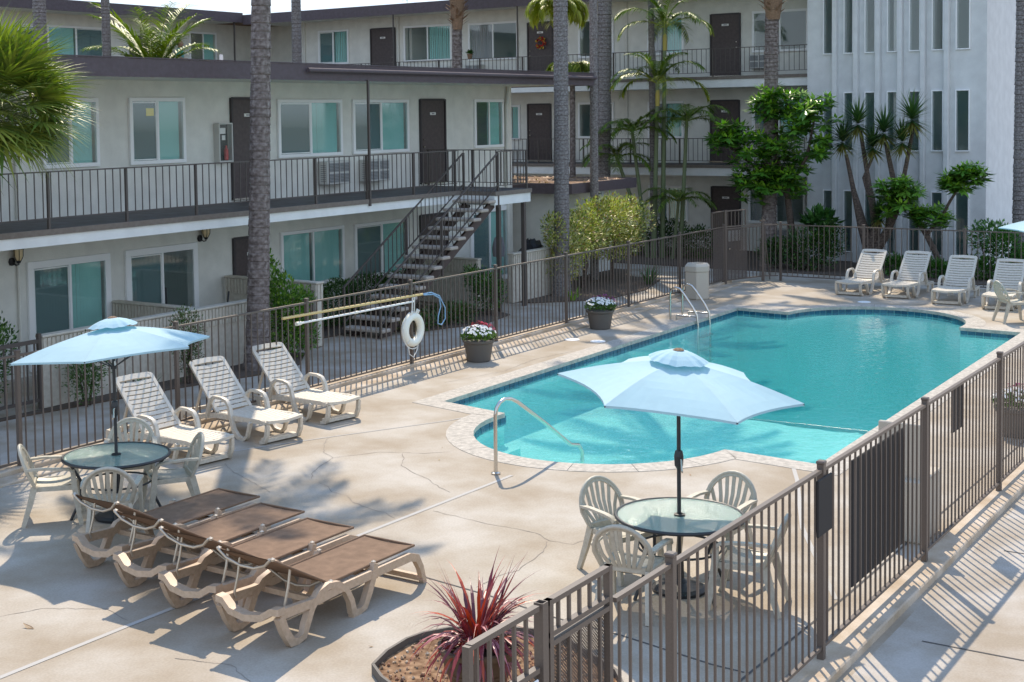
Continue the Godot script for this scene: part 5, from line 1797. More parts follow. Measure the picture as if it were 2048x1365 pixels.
func flower_pot(label: String, at: Vector3, pink: Color, share: float) -> void:
	var t := thing("flower_pot", label, "flower pot", at, 0.0, "flower pots around the pool")
	var s := Shape.new()
	s.lathe([Vector2(0.0, 0.0), Vector2(0.20, 0.0), Vector2(0.215, 0.02), Vector2(0.265, 0.33), Vector2(0.295, 0.36), Vector2(0.30, 0.395), Vector2(0.275, 0.40), Vector2(0.26, 0.36), Vector2(0.0, 0.355)], 28)
	part(t, "pot", s, M.pot)
	s = Shape.new()
	s.colored = true
	for k in 700:
		var a := rng.randf() * TAU
		var r := sqrt(rng.randf()) * 0.31
		var top := 0.40 + 0.20 * sqrt(maxf(0.0, 1.0 - r * r / 0.11)) * rng.randf_range(0.1, 1.0)
		var d := V(cos(a), rng.randf_range(0.2, 1.2), sin(a)).normalized()
		s.tint = Color(0.10, 0.19, 0.04) * rng.randf_range(0.6, 1.5)
		s.leaf(V(cos(a) * r, top, sin(a) * r), d, d.cross(UP3).normalized().rotated(d, rng.randf_range(-1, 1)), rng.randf_range(0.04, 0.07), 0.028)
	part(t, "foliage", s, M.leaf)
	for kind in 2:
		s = Shape.new()
		s.colored = true
		for k in (95 if kind == 0 else int(95 * share)):
			var a := rng.randf_range(1.0, 5.6) if kind == 0 else rng.randf_range(-1.1, 1.1)
			var r := sqrt(rng.randf()) * 0.32
			var c := V(cos(a) * r, 0.44 + 0.22 * sqrt(maxf(0.0, 1.0 - r * r / 0.125)) + (rng.randf_range(0.0, 0.07) if kind == 1 else 0.0), sin(a) * r)
			var nrm := V(c.x * 1.5, 0.55, c.z * 1.5 + 0.2).normalized()
			var u := nrm.cross(V(0.3, 0.1, 1)).normalized()
			s.tint = Color(0.80, 0.80, 0.76) if kind == 0 else pink * rng.randf_range(0.7, 1.2)
			for p in 5:
				var d := u.rotated(nrm, TAU * p / 5 + k)
				s.leaf(c, (d + nrm * 0.25).normalized(), nrm.cross(d).normalized(), 0.030, 0.030)
		part(t, "blossom", s, M.petal)

func make_poolside() -> void:
	flower_pot("grey pot of white and crimson flowers right of the life ring", V(21.25, 0, -13.95), Color(0.62, 0.02, 0.10), 0.7)
	flower_pot("grey pot of white and purple flowers by the pool ladder", V(25.75, 0, -13.85), Color(0.42, 0.05, 0.30), 0.55)
	flower_pot("flower pot behind the near fence at the right edge", V(20.05, 0, -4.35), Color(0.5, 0.05, 0.25), 0.5)
	# life ring on the fence
	var t := thing("life_ring", "white life ring with rope hanging on the long fence", "life ring", V(19.92, 0.72, -14.47))
	var s := Shape.new()
	var pts := []
	for k in 37: pts.append(V(cos(TAU * k / 36) * 0.235, sin(TAU * k / 36) * 0.235, 0))
	s.tube(pts, 0.072, 14, false)
	part(t, "ring", s, M.ring)
	s = Shape.new()
	pts = []
	for k in 17: pts.append(V(cos(PI * 0.62 + PI * 0.95 * k / 16) * 0.33, sin(PI * 0.62 + PI * 0.95 * k / 16) * 0.34, 0.02))
	s.tube(pts, 0.010, 6)
	s.tube([V(-0.17, -0.28, 0.02), V(-0.14, -0.42, 0.02), V(-0.02, -0.49, 0.02), V(0.09, -0.38, 0.02), V(0.12, -0.28, 0.02)], 0.010, 6)
	s.tube([V(-0.06, 0.30, 0.03), V(-0.06, 0.58, 0.05)], 0.011, 6); s.tube([V(0.0, 0.30, 0.03), V(0.0, 0.58, 0.05)], 0.011, 6)
	part(t, "rope", s, M.rope)
	s = Shape.new()
	for q in [[-0.10, 0.27], [0.06, 0.29], [0.10, 0.27], [-0.2, -0.22]]: s.tube([V(q[0], q[1], 0.03), V(q[0] + 0.01, q[1] + 0.07, 0.06)], 0.022, 6)
	part(t, "tie", s, M.rope)
	t = thing("rescue_hook", "yellow rescue pole with a blue rope loop fixed along the fence", "rescue pole")
	s = Shape.new()
	s.tube([V(16.5, 1.35, -14.52), V(20.3, 1.305, -14.52)], 0.022, 10)
	part(t, "pole", s, M.yellow)
	s = Shape.new()
	s.tube([V(20.3, 1.305, -14.52), V(20.55, 1.31, -14.5), V(20.8, 1.22, -14.5), V(20.98, 0.98, -14.5), V(20.98, 0.78, -14.5), V(20.86, 0.68, -14.5), V(20.74, 0.72, -14.5), V(20.76, 0.86, -14.5), V(20.84, 1.02, -14.5), V(20.8, 1.18, -14.5), V(20.6, 1.27, -14.5), V(20.32, 1.29, -14.5)], 0.012, 6)
	part(t, "loop", s, M.blue_rope)
	t = thing("telescopic_pole", "white telescopic pole fixed along the fence under the yellow one", "pole")
	s = Shape.new()
	s.tube([V(16.86, 1.22, -14.53), V(20.05, 1.205, -14.53)], 0.018, 10)
	part(t, "pole", s, M.white)
	s = Shape.new()
	s.tube([V(16.84, 1.22, -14.53), V(16.95, 1.22, -14.53)], 0.032, 10); s.tube([V(18.35, 1.213, -14.53), V(18.42, 1.213, -14.53)], 0.026, 10)
	part(t, "grip", s, M.ring)
	# bin
	t = thing("waste_bin", "beige six-sided concrete waste bin by the pool ladder", "bin", V(31.05, 0, -14.05), 0.35)
	s = Shape.new()
	s.lathe([Vector2(0.0, 0.0), Vector2(0.29, 0.0), Vector2(0.31, 0.03), Vector2(0.31, 0.66), Vector2(0.30, 0.665), Vector2(0.3, 0.675)], 6, Vector3(), true)
	part(t, "body", s, M.bin)
	s = Shape.new()
	s.lathe([Vector2(0.30, 0.675), Vector2(0.325, 0.68), Vector2(0.325, 0.80), Vector2(0.27, 0.86), Vector2(0.17, 0.865), Vector2(0.16, 0.82), Vector2(0.0, 0.82)], 6, Vector3(), true)
	part(t, "lid", s, M.bin)
	s = Shape.new()
	s.lathe([Vector2(0.16, 0.826), Vector2(0.0, 0.826)], 6)
	part(t, "opening", s, M.black)

# ---------------------------------------------------------------- plants
func frond_mesh(length: float, lift: float, bend: float, leaf: float, n: int, dark: Color, light: Color, hang := 0.5) -> ArrayMesh:   # a feather frond growing along +x, lift and bend in radians
	var s := Shape.new()
	s.colored = true
	var p := V(0, 0, 0)
	var a := lift
	var steps := 14
	var path := [p]
	var dirs := []
	for i in steps:
		var d := V(cos(a), sin(a), 0)
		dirs.append(d)
		p += d * (length / steps)
		path.append(p)
		a -= bend / steps * (0.5 + 1.2 * i / steps)
	dirs.append(dirs[-1])
	s.tint = light.lerp(Color(0.3, 0.3, 0.1), 0.4)
	var rad := []
	for i in path.size(): rad.append(lerpf(0.018, 0.004, float(i) / steps))
	s.tube(path, rad, 5, false)
	for k in n:
		var f := 0.14 + 0.86 * (k + 0.5) / n
		var q := f * steps
		var i := mini(int(q), steps - 1)
		var pos: Vector3 = path[i].lerp(path[i + 1], q - i)
		var d: Vector3 = dirs[i]
		var l := leaf * (0.45 + 0.75 * sin(PI * clampf(f * 0.92 + 0.05, 0, 1))) * rng.randf_range(0.85, 1.1)
		for sg in [-1.0, 1.0]:
			var side := V(0, 0, sg)
			var dir := (side * 0.8 + d * rng.randf_range(0.55, 0.8) + V(0, rng.randf_range(-0.15, 0.2), 0)).normalized()
			s.tint = dark.lerp(light, rng.randf()) * rng.randf_range(0.8, 1.2)
			s.blade(pos, dir, UP3, l, 0.046, hang * rng.randf_range(0.6, 1.3), 3, 1.0)
	return s.done()

func trunk_shape(base: Vector3, top: Vector3, r0: float, r1: float, pitch: float, flare := 1.35) -> Shape:
	var s := Shape.new()
	var l := base.distance_to(top)
	var k := int(l / pitch)
	var pts := []
	var rad := []
	var sway := (top - base).cross(V(0.3, 0, 1)).normalized() * (0.006 * l)
	for i in k + 1:
		var f := float(i) / k
		var c := base.lerp(top, f) + sway * sin(f * PI)
		var r := lerpf(r0, r1, f) * (1.0 + (flare - 1.0) * exp(-f * l * 1.6)) * rng.randf_range(0.97, 1.03)
		var up := (top - base).normalized() * pitch
		pts.append(c); rad.append(r * 1.025)
		pts.append(c + up * 0.82); rad.append(r * 0.985)
		pts.append(c + up * 0.9); rad.append(r * 0.94)
	s.tube(pts, rad, 14, true, true)
	return s

func palm(label: String, base: Vector3, top: Vector3, r0: float, r1: float, fronds: Array, count: int, opts := {}) -> Node3D:
	var t := thing("palm_tree", label, "palm tree", base, 0.0, "palms in the courtyard")
	var lean := top - base
	part(t, "trunk", trunk_shape(Vector3(), lean, r0, r1, opts.get("pitch", 0.11), opts.get("flare", 1.3)), M[opts.get("bark", "trunk")])
	if opts.has("boot"):   # old leaf bases under the crown
		var s := Shape.new()
		var h: float = opts.boot
		var prof := []
		for i in 7:
			var f := i / 6.0
			prof.append(Vector2(r1 * (1.0 + 0.75 * sin(PI * f)) , h * f))
		s.lathe(prof, 14, lean + V(0, -h, 0))
		for k in 90:
			var a := rng.randf() * TAU
			var y := rng.randf_range(-h * 0.95, -0.02)
			var f := 1.0 + y / h
			var r := r1 * (0.95 + 0.75 * sin(PI * f))
			var d := V(cos(a), 0.75, sin(a)).normalized()
			s.blade(lean + V(cos(a) * r, y, sin(a) * r), d, V(cos(a), 0, sin(a)), rng.randf_range(0.18, 0.34), 0.11, 0.1, 2, 1.0)
		part(t, "leaf_bases", s, M.boot)
	if opts.has("shaft"):
		var s := Shape.new()
		s.tube([lean + V(0, -0.65, 0), lean + V(0, -0.35, 0), lean + V(0, 0, 0)], [r1 * 1.15, r1 * 1.25, r1 * 0.7], 10)
		part(t, "crown_shaft", s, M[opts.shaft])
	for k in count:
		var o := part(t, "frond", fronds[k % fronds.size()], M.leaf)
		var a: float = opts.get("turn", 0.0) + TAU * k / count * opts.get("spread", 1.0) + rng.randf_range(-0.2, 0.2)
		o.transform = Transform3D(Basis(UP3, a) * Basis(V(0, 0, 1), rng.randf_range(-0.12, 0.12)), lean + V(0, 0.02, 0))
		o.scale = Vector3.ONE * rng.randf_range(0.85, 1.1) * opts.get("size", 1.0)
	return t

func fan_leaf_mesh(r: float) -> ArrayMesh:
	var s := Shape.new()
	s.colored = true
	s.tint = Color(0.16, 0.20, 0.06)
	s.tube([V(0, 0, 0), V(0.3, 0.02, 0), V(0.55, 0, 0)], [0.012, 0.009, 0.007], 5, false)
	for k in 23:
		var a := lerpf(-2.0, 2.0, k / 22.0) + rng.randf_range(-0.03, 0.03)
		s.tint = Color(0.10, 0.17, 0.03).lerp(Color(0.36, 0.38, 0.07), rng.randf()) * rng.randf_range(0.7, 1.25)
		s.blade(V(0.55, 0, 0), V(cos(a), 0.08 * absf(a), sin(a)), UP3, r * rng.randf_range(0.85, 1.1) * (1.0 - 0.08 * absf(a)), 0.042, 0.10 + 0.05 * rng.randf(), 4, 1.0)
	return s.done()

func make_fan_palm() -> void:
	var c := V(12.98, 4.75, -16.95)
	var t := thing("fan_palm", "bushy fan palm at the left edge in front of the gallery", "palm tree", V(12.7, 0, -17.05), 0.0, "palms in the courtyard")
	part(t, "trunk", trunk_shape(Vector3(), c - V(12.7, 0.1, -17.05), 0.14, 0.12, 0.1), M.bark)
	var kinds := [fan_leaf_mesh(0.72), fan_leaf_mesh(0.85), fan_leaf_mesh(0.78)]
	for k in 92:
		var y := 1.0 - 1.75 * (k + 0.5) / 92
		var a := k * 2.39996
		var d := V(cos(a) * sqrt(1 - y * y), y, sin(a) * sqrt(1 - y * y)).normalized()
		var side := d.cross(UP3).normalized()
		var o := part(t, "fan_leaf", kinds[k % 3], M.leaf)
		var b := Basis(d, side.cross(d).normalized(), side)
		o.transform = Transform3D(b * Basis(V(1, 0, 0), rng.randf_range(-0.5, 0.5)), c - V(12.7, 0, -17.05) + d * rng.randf_range(0.05, 0.25))
		o.scale = Vector3.ONE * rng.randf_range(1.0, 1.25)

func umbrella_leaf_mesh(size: float) -> ArrayMesh:   # a ring of drooping leaflets on one stalk
	var s := Shape.new()
	s.colored = true
	s.tint = Color(0.12, 0.2, 0.05)
	s.tube([V(0, -0.16, 0), V(0, 0, 0)], 0.006, 4, false)
	var n := 11
	for k in n:
		var a := TAU * k / n + rng.randf_range(-0.15, 0.15)
		var d := V(cos(a), rng.randf_range(-0.75, -0.15), sin(a)).normalized()
		s.tint = Color(0.055, 0.17, 0.025).lerp(Color(0.15, 0.31, 0.04), rng.randf())
		s.leaf(V(cos(a), 0, sin(a)) * 0.03, d, V(-sin(a), rng.randf_range(-0.15, 0.15), cos(a)).normalized(), size * rng.randf_range(0.85, 1.15), size * 0.38)
	for k in 6:   # younger leaflets standing up in the middle
		var a := TAU * k / 6 + 0.3
		s.tint = Color(0.18, 0.38, 0.03).lerp(Color(0.30, 0.50, 0.05), rng.randf())
		s.leaf(V(cos(a), 0.4, sin(a)) * 0.03, V(cos(a), rng.randf_range(0.1, 0.7), sin(a)).normalized(), V(-sin(a), 0, cos(a)), size * 0.7, size * 0.28)
	return s.done()

func umbrella_tree(label: String, base: Vector3, limbs: Array, lobes: Array, count: int, size := 1.0) -> void:
	var t := thing("umbrella_tree", label, "tree", base, 0.0, "glossy umbrella trees by the tower")
	var s := Shape.new()
	for l in limbs:
		var pts := []
		var rad := []
		for q in l:
			pts.append(V(q[0], q[1], q[2]) - base); rad.append(q[3])
		s.tube(pts, rad, 9)
	part(t, "trunk", s, M.bark)
	var kinds := [umbrella_leaf_mesh(0.28), umbrella_leaf_mesh(0.33), umbrella_leaf_mesh(0.25)]
	for k in count:
		var l: Array = lobes[k % lobes.size()]
		var d := V(rng.randfn(), rng.randfn() * 0.9 + 0.25, rng.randfn()).normalized()
		var q := V(l[0], l[1], l[2]) + d * V(l[3], l[4], l[3]) * (1.3 * pow(rng.randf(), 0.45)) - base
		var o := part(t, "leaf_whorl", kinds[k % 3], M.leaf_waxy)
		o.transform = Transform3D(Basis(UP3, rng.randf() * TAU) * Basis(V(1, 0, 0), rng.randf_range(-0.5, 0.5)), q)
		o.scale = Vector3.ONE * rng.randf_range(0.8, 1.2) * size

func yucca(label: String, base: Vector3, limbs: Array, heads: Array) -> void:
	var t := thing("yucca_tree", label, "tree", base, 0.0, "yuccas in front of the tower")
	var s := Shape.new()
	for l in limbs:
		var pts := []
		var rad := []
		for q in l:
			pts.append(V(q[0], q[1], q[2]) - base); rad.append(q[3])
		s.tube(pts, rad, 9)
	part(t, "trunk", s, M.bark)
	for h in heads:
		s = Shape.new()
		s.colored = true
		for k in 150:
			var y := 1.0 - 1.7 * (k + 0.5) / 150
			var a := k * 2.39996
			var d := V(cos(a) * sqrt(1 - y * y), y, sin(a) * sqrt(1 - y * y))
			s.tint = Color(0.035, 0.095, 0.035).lerp(Color(0.09, 0.17, 0.04), rng.randf()) if y > -0.35 else Color(0.20, 0.19, 0.05)
			s.blade(V(0, -0.15 * (1 - y), 0), d, UP3, h[3] * rng.randf_range(0.85, 1.1), 0.06, 0.09, 3, 1.0)
		var o := part(t, "rosette", s, M.leaf)
		o.position = V(h[0], h[1], h[2]) - base

func shrub(label: String, lobes: Array, count: int, leaf: float, colors: Array, stems: Array, m: Material, called := "shrub", shell := 0.4) -> void:   # lobes: x y z rx ry rz
	var base := V(lobes[0][0], 0, lobes[0][2])
	var t := thing(called, label, "shrub", base)
	var s := Shape.new()
	s.colored = true
	var total := 0.0
	for l in lobes: total += l[3] * l[4] + l[4] * l[5] + l[3] * l[5]
	for l in lobes:
		var nz := FastNoiseLite.new()
		nz.seed = int(l[0] * 31 + l[1] * 7); nz.frequency = 1.3
		for k in int(count * (l[3] * l[4] + l[4] * l[5] + l[3] * l[5]) / total):
			var d := V(rng.randfn(), rng.randfn(), rng.randfn()).normalized()
			var q := d * pow(rng.randf(), shell) * (1.0 + 0.35 * nz.get_noise_3dv(d * 1.6))
			var p := V(l[0] + q.x * l[3], l[1] + q.y * l[4], l[2] + q.z * l[5])
			if p.y < 0.03: continue
			var o := (d + V(rng.randf_range(-0.7, 0.7), rng.randf_range(-0.4, 0.9), rng.randf_range(-0.7, 0.7))).normalized()
			var sd := o.cross(V(rng.randf_range(-1, 1), 1, rng.randf_range(-1, 1))).normalized()
			s.tint = colors[rng.randi() % colors.size()] * rng.randf_range(0.75, 1.25)
			s.leaf(p - base, o, sd, leaf * rng.randf_range(0.7, 1.3), leaf * 0.5)
	part(t, "foliage", s, m)
	s = Shape.new()
	for l in stems:
		var pts := []
		var rad := []
		for q in l:
			pts.append(V(q[0], q[1], q[2]) - base); rad.append(q[3])
		s.tube(pts, rad, 7)
	if not stems.is_empty(): part(t, "stem", s, M.bark)

func auto_stems(x: float, z: float, h: float, n: int, spread: float) -> Array:
	var out := []
	for k in n:
		var a := rng.randf() * TAU
		out.append([[x + cos(a) * 0.06, 0, z + sin(a) * 0.06, 0.014], [x + cos(a) * spread * 0.4, h * 0.5, z + sin(a) * spread * 0.4, 0.011], [x + cos(a) * spread, h, z + sin(a) * spread, 0.006]])
	return out

func make_plants() -> void:
	var dk := Color(0.075, 0.15, 0.022)
	var lt := Color(0.22, 0.30, 0.04)
	var yl := Color(0.42, 0.43, 0.045)
	var tall := [frond_mesh(2.5, 0.7, 1.5, 0.55, 34, dk, lt), frond_mesh(2.6, 0.2, 1.3, 0.55, 34, dk, lt), frond_mesh(2.3, -0.3, 0.9, 0.5, 30, dk, lt)]
	var king := [frond_mesh(1.75, 0.95, 1.9, 0.42, 36, dk, lt, 0.35), frond_mesh(1.8, 0.55, 1.9, 0.42, 36, dk, yl, 0.35), frond_mesh(1.6, 1.25, 1.5, 0.40, 34, dk, lt, 0.3)]
	var shade := [frond_mesh(1.5, 0.8, 1.7, 0.36, 34, dk, lt, 0.35), frond_mesh(1.55, 0.4, 1.5, 0.36, 34, dk, lt, 0.35)]
	var droop := [frond_mesh(1.15, 0.7, 2.6, 0.42, 40, dk, yl, 0.7), frond_mesh(1.1, 0.3, 2.0, 0.42, 40, dk, lt, 0.7)]
	var gold := [frond_mesh(1.2, 0.6, 2.6, 0.5, 44, Color(0.20, 0.24, 0.02), Color(0.5, 0.5, 0.04), 0.8), frond_mesh(1.15, 0.2, 2.0, 0.5, 44, Color(0.22, 0.26, 0.02), Color(0.55, 0.52, 0.05), 0.8)]
	var coco := [frond_mesh(2.6, 1.25, 0.9, 0.62, 46, Color(0.08, 0.16, 0.02), Color(0.36, 0.40, 0.04), 0.25), frond_mesh(2.4, 0.95, 1.2, 0.6, 46, Color(0.09, 0.17, 0.02), Color(0.32, 0.38, 0.04), 0.25), frond_mesh(2.2, 0.6, 1.3, 0.55, 42, dk, lt, 0.3)]
	palm("thick ringed palm trunk standing behind the three white loungers", V(18.55, 0, -16.95), V(18.75, 11.2, -16.7), 0.20, 0.165, tall, 22, {"pitch": 0.15})
	palm("ringed palm trunk in front of the yellow bush", V(30.0, 0, -17.2), V(29.8, 13.3, -17.05), 0.19, 0.16, tall, 20, {"pitch": 0.12, "bark": "trunk_grey"})
	palm("slim smooth grey palm trunk before the utility building", V(33.35, 0, -18.1), V(33.4, 11.0, -18.1), 0.115, 0.10, tall, 14, {"pitch": 0.4, "bark": "trunk_grey", "flare": 1.1})
	palm("grey palm trunk rising behind the utility building's roof", V(39.0, 0, -20.9), V(39.05, 14.0, -20.65), 0.24, 0.20, tall, 18, {"pitch": 0.13, "bark": "trunk_grey"})
	palm("palm trunk with shaggy leaf bases left of the tower", V(38.4, 0, -15.15), V(38.4, 9.6, -15.0), 0.21, 0.185, tall, 18, {"pitch": 0.12, "boot": 2.5})
	palm("palm trunk at the right edge beside the tower", V(38.9, 0, -8.35), V(38.9, 11.5, -8.3), 0.25, 0.2, tall, 18, {"pitch": 0.12, "bark": "trunk_grey"})
	palm("palm with shaggy neck in front of the third floor windows", V(38.0, 0, -25.75), V(38.0, 10.0, -25.6), 0.2, 0.15, tall, 16, {"pitch": 0.13, "boot": 2.7})
	palm("grey palm trunk behind the near roof beside the dark passage", V(36.5, 0, -31.3), V(36.5, 12.5, -31.2), 0.18, 0.16, tall, 16, {"pitch": 0.14, "bark": "trunk_grey"})
	palm("pale slim palm trunk right of the big third floor window", V(27.8, 0, -31), V(27.8, 11, -31.0), 0.14, 0.12, tall, 14, {"pitch": 0.1, "bark": "trunk_grey"})
	palm("palm trunk nearest the left edge behind the roof", V(25.42, 0, -31), V(25.4, 13, -31.0), 0.2, 0.17, tall, 16, {"pitch": 0.1, "bark": "trunk_grey"})
	palm("palm with long upright fronds behind the near roof", V(29.5, 0, -30.6), V(29.5, 5.6, -30.8), 0.14, 0.12, coco, 24, {"pitch": 0.12, "turn": 0.3, "size": 1.12})
	palm("small drooping palm between the two tall trunks", V(39.0, 0, -21.95), V(39.0, 5.9, -21.9), 0.10, 0.085, droop, 22, {"pitch": 0.1})
	palm("small palm with golden fronds in front of a third floor door", V(38.6, 0, -22.4), V(38.6, 7.95, -22.2), 0.07, 0.06, gold, 22, {"pitch": 0.12})
	palm("tallest feather palm of the clump, a long frond arching right", V(39.3, 0, -18.95), V(39.3, 7.05, -18.82), 0.075, 0.055, king, 14, {"pitch": 0.16, "shaft": "shaft", "bark": "cane", "turn": 0.35})
	palm("feather palm of the clump with sunlit fronds arching left", V(39.1, 0, -19.15), V(39.1, 5.35, -18.98), 0.075, 0.055, king, 14, {"pitch": 0.16, "shaft": "shaft", "bark": "cane", "turn": 0.8})
	palm("bare grey trunk rising through the feather palm clump", V(39.35, 0, -19.25), V(39.4, 9.3, -19.35), 0.11, 0.09, king, 10, {"pitch": 0.16, "bark": "trunk_grey"})
	palm("shaded feather palm at the right of the clump", V(39.4, 0, -18.4), V(39.4, 4.2, -18.15), 0.07, 0.05, shade, 15, {"pitch": 0.15, "bark": "cane"})
	palm("shaded feather palm at the left of the clump", V(39.2, 0, -19.4), V(39.2, 3.9, -19.9), 0.065, 0.05, shade, 15, {"pitch": 0.15, "bark": "cane"})
	palm("leaning shaded feather palm low in the clump", V(39.6, 0, -19.45), V(39.3, 3.1, -20.5), 0.07, 0.05, shade, 12, {"pitch": 0.15, "bark": "cane"})
	palm("low feather palm in front of the ground floor window", V(39.2, 0, -18.55), V(39.1, 1.75, -18.3), 0.05, 0.04, shade, 14, {"pitch": 0.15, "bark": "cane", "size": 0.8})
	make_fan_palm()
	umbrella_tree("large glossy umbrella tree between the far gate and the tower", V(38.4, 0, -14.35), [[[38.4, 0, -14.35, 0.12], [38.4, 1.0, -14.45, 0.10], [38.45, 2.1, -14.6, 0.09], [38.4, 3.2, -14.9, 0.06], [38.4, 4.4, -14.9, 0.04]], [[38.45, 2.1, -14.6, 0.06], [38.3, 2.9, -15.5, 0.045], [38.2, 3.5, -16.3, 0.03]], [[38.45, 2.2, -14.6, 0.06], [38.4, 3.2, -14.0, 0.045], [38.3, 4.3, -13.75, 0.03]]],
		[[38.35, 4.75, -14.95, 0.55, 0.45], [38.3, 4.35, -13.85, 0.6, 0.55], [38.3, 3.75, -16.2, 0.5, 0.4], [38.2, 3.3, -15.2, 0.75, 0.6], [38.2, 3.4, -14.2, 0.75, 0.65], [38.3, 2.45, -15.35, 0.65, 0.5], [38.3, 2.5, -14.6, 0.6, 0.45]], 290, 1.1)
	umbrella_tree("umbrella tree with two leaf heads in front of the tower's base", V(38.3, 0, -10.2), [[[38.3, 0, -10.2, 0.09], [38.3, 0.6, -10.4, 0.08], [38.3, 1.1, -10.65, 0.075], [38.3, 1.6, -11.0, 0.05], [38.3, 2.1, -11.2, 0.03]], [[38.3, 1.1, -10.65, 0.06], [38.3, 1.6, -10.25, 0.045], [38.3, 2.0, -10.05, 0.04], [38.3, 2.5, -9.75, 0.03]]],
		[[38.2, 2.35, -11.3, 0.5, 0.3], [38.2, 1.95, -11.35, 0.45, 0.4], [38.25, 1.55, -10.75, 0.3, 0.3], [38.2, 2.75, -9.6, 0.36, 0.25], [38.2, 2.45, -9.85, 0.3, 0.3], [38.2, 1.6, -10.3, 0.28, 0.25]], 130, 1.0)
	yucca("many-headed yucca with a thick forked trunk before the slit windows", V(38.6, 0, -12.2), [[[38.6, 0, -12.2, 0.2], [38.6, 0.7, -12.3, 0.19], [38.6, 1.3, -12.5, 0.14], [38.6, 2.3, -12.75, 0.07], [38.6, 3.25, -12.95, 0.05]], [[38.6, 0.7, -12.2, 0.16], [38.6, 1.3, -12.1, 0.14], [38.6, 2.4, -12.3, 0.07], [38.6, 3.9, -12.55, 0.05]], [[38.6, 0.6, -12.1, 0.15], [38.6, 1.2, -11.75, 0.12], [38.6, 2.4, -11.6, 0.08], [38.6, 3.6, -11.85, 0.055]], [[38.6, 0.9, -11.9, 0.12], [38.6, 1.8, -11.5, 0.08], [38.6, 2.9, -11.3, 0.06], [38.6, 4.0, -11.1, 0.05]], [[38.6, 1.9, -12.25, 0.06], [38.6, 2.6, -12.45, 0.05], [38.6, 3.2, -12.2, 0.04]]],
		[[38.6, 4.25, -12.62, 0.74], [38.55, 4.0, -11.88, 0.72], [38.5, 4.35, -11.1, 0.78], [38.6, 3.75, -13.05, 0.62], [38.6, 3.6, -12.2, 0.6], [38.45, 3.75, -11.35, 0.65], [38.5, 1.7, -12.0, 0.45]])
	var olive := [Color(0.36, 0.40, 0.06), Color(0.50, 0.48, 0.13), Color(0.66, 0.62, 0.33), Color(0.14, 0.21, 0.035), Color(0.36, 0.24, 0.10), Color(0.60, 0.56, 0.2)]
	shrub("large yellow-green variegated bush beside the path", [[31.0, 1.45, -17.3, 1.1, 0.62, 0.7], [32.6, 1.75, -17.4, 0.9, 0.6, 0.8], [34.0, 1.65, -17.6, 1.1, 0.6, 0.8], [30.2, 1.0, -17.2, 0.55, 0.7, 0.5], [29.6, 1.75, -17.2, 0.3, 0.35, 0.3], [33.3, 1.1, -17.5, 1.2, 0.5, 0.7]], 13000, 0.085, olive, [[[31.6, 0, -17.5, 0.07], [31.7, 0.6, -17.45, 0.06], [31.5, 1.2, -17.4, 0.04]], [[33.4, 0, -17.6, 0.06], [33.3, 0.7, -17.55, 0.05], [33.5, 1.3, -17.5, 0.03]]], M.leaf, "variegated_bush", 0.3)
	var deep := [Color(0.03, 0.085, 0.02), Color(0.05, 0.12, 0.025), Color(0.08, 0.15, 0.03)]
	shrub("dark clipped hedge behind the foot of the stair", [[22.2, 0.5, -18.9, 0.7, 0.5, 0.4], [23.3, 0.52, -18.9, 0.8, 0.5, 0.4], [24.5, 0.55, -18.95, 0.8, 0.5, 0.4], [25.6, 0.5, -19.0, 0.7, 0.48, 0.4]], 13000, 0.06, deep, [], M.leaf, "hedge", 0.2)
	shrub("tall bright green shrub hugging the thick palm trunk", [[19.6, 0.9, -17.2, 0.42, 0.75, 0.35], [19.35, 1.55, -17.3, 0.22, 0.35, 0.2], [19.9, 0.5, -17.1, 0.4, 0.4, 0.35], [19.3, 1.95, -17.35, 0.10, 0.25, 0.1], [20.1, 1.1, -17.2, 0.3, 0.2, 0.2]], 3200, 0.085, [Color(0.07, 0.19, 0.02), Color(0.13, 0.26, 0.03), Color(0.2, 0.32, 0.05)], auto_stems(19.6, -17.2, 1.2, 6, 0.3), M.leaf)
	shrub("sparse green shrub behind the fence right of the left parasol", [[16.9, 0.85, -17.05, 0.33, 0.5, 0.3], [16.95, 0.45, -17.05, 0.22, 0.4, 0.22]], 1900, 0.05, [Color(0.06, 0.13, 0.03), Color(0.10, 0.17, 0.05), Color(0.16, 0.13, 0.06)], auto_stems(16.9, -17.05, 0.8, 7, 0.15), M.leaf)
	shrub("rounded shrub behind the fence under the left parasol", [[14.75, 0.72, -17.1, 0.42, 0.42, 0.38], [14.7, 0.4, -17.1, 0.3, 0.35, 0.3]], 2200, 0.05, [Color(0.05, 0.13, 0.03), Color(0.09, 0.18, 0.04), Color(0.14, 0.20, 0.06)], auto_stems(14.75, -17.1, 0.6, 9, 0.25), M.leaf)
	shrub("climbing shrub beside the leftmost sliding door", [[13.7, 0.75, -18.2, 0.35, 0.75, 0.3], [13.55, 1.4, -18.4, 0.16, 0.4, 0.16], [14.2, 0.9, -18.5, 0.3, 0.5, 0.3]], 1800, 0.07, [Color(0.05, 0.13, 0.03), Color(0.10, 0.2, 0.04)], auto_stems(13.7, -18.2, 1.0, 5, 0.2), M.leaf)
	shrub("leafy green shrub at the posts under the landing", [[26.3, 0.55, -17.0, 0.42, 0.5, 0.4], [26.0, 0.85, -17.2, 0.25, 0.3, 0.25], [26.9, 0.55, -17.3, 0.35, 0.2, 0.3]], 2000, 0.08, [Color(0.06, 0.16, 0.03), Color(0.12, 0.22, 0.04), Color(0.05, 0.10, 0.03)], auto_stems(26.3, -17.0, 0.6, 6, 0.25), M.leaf)
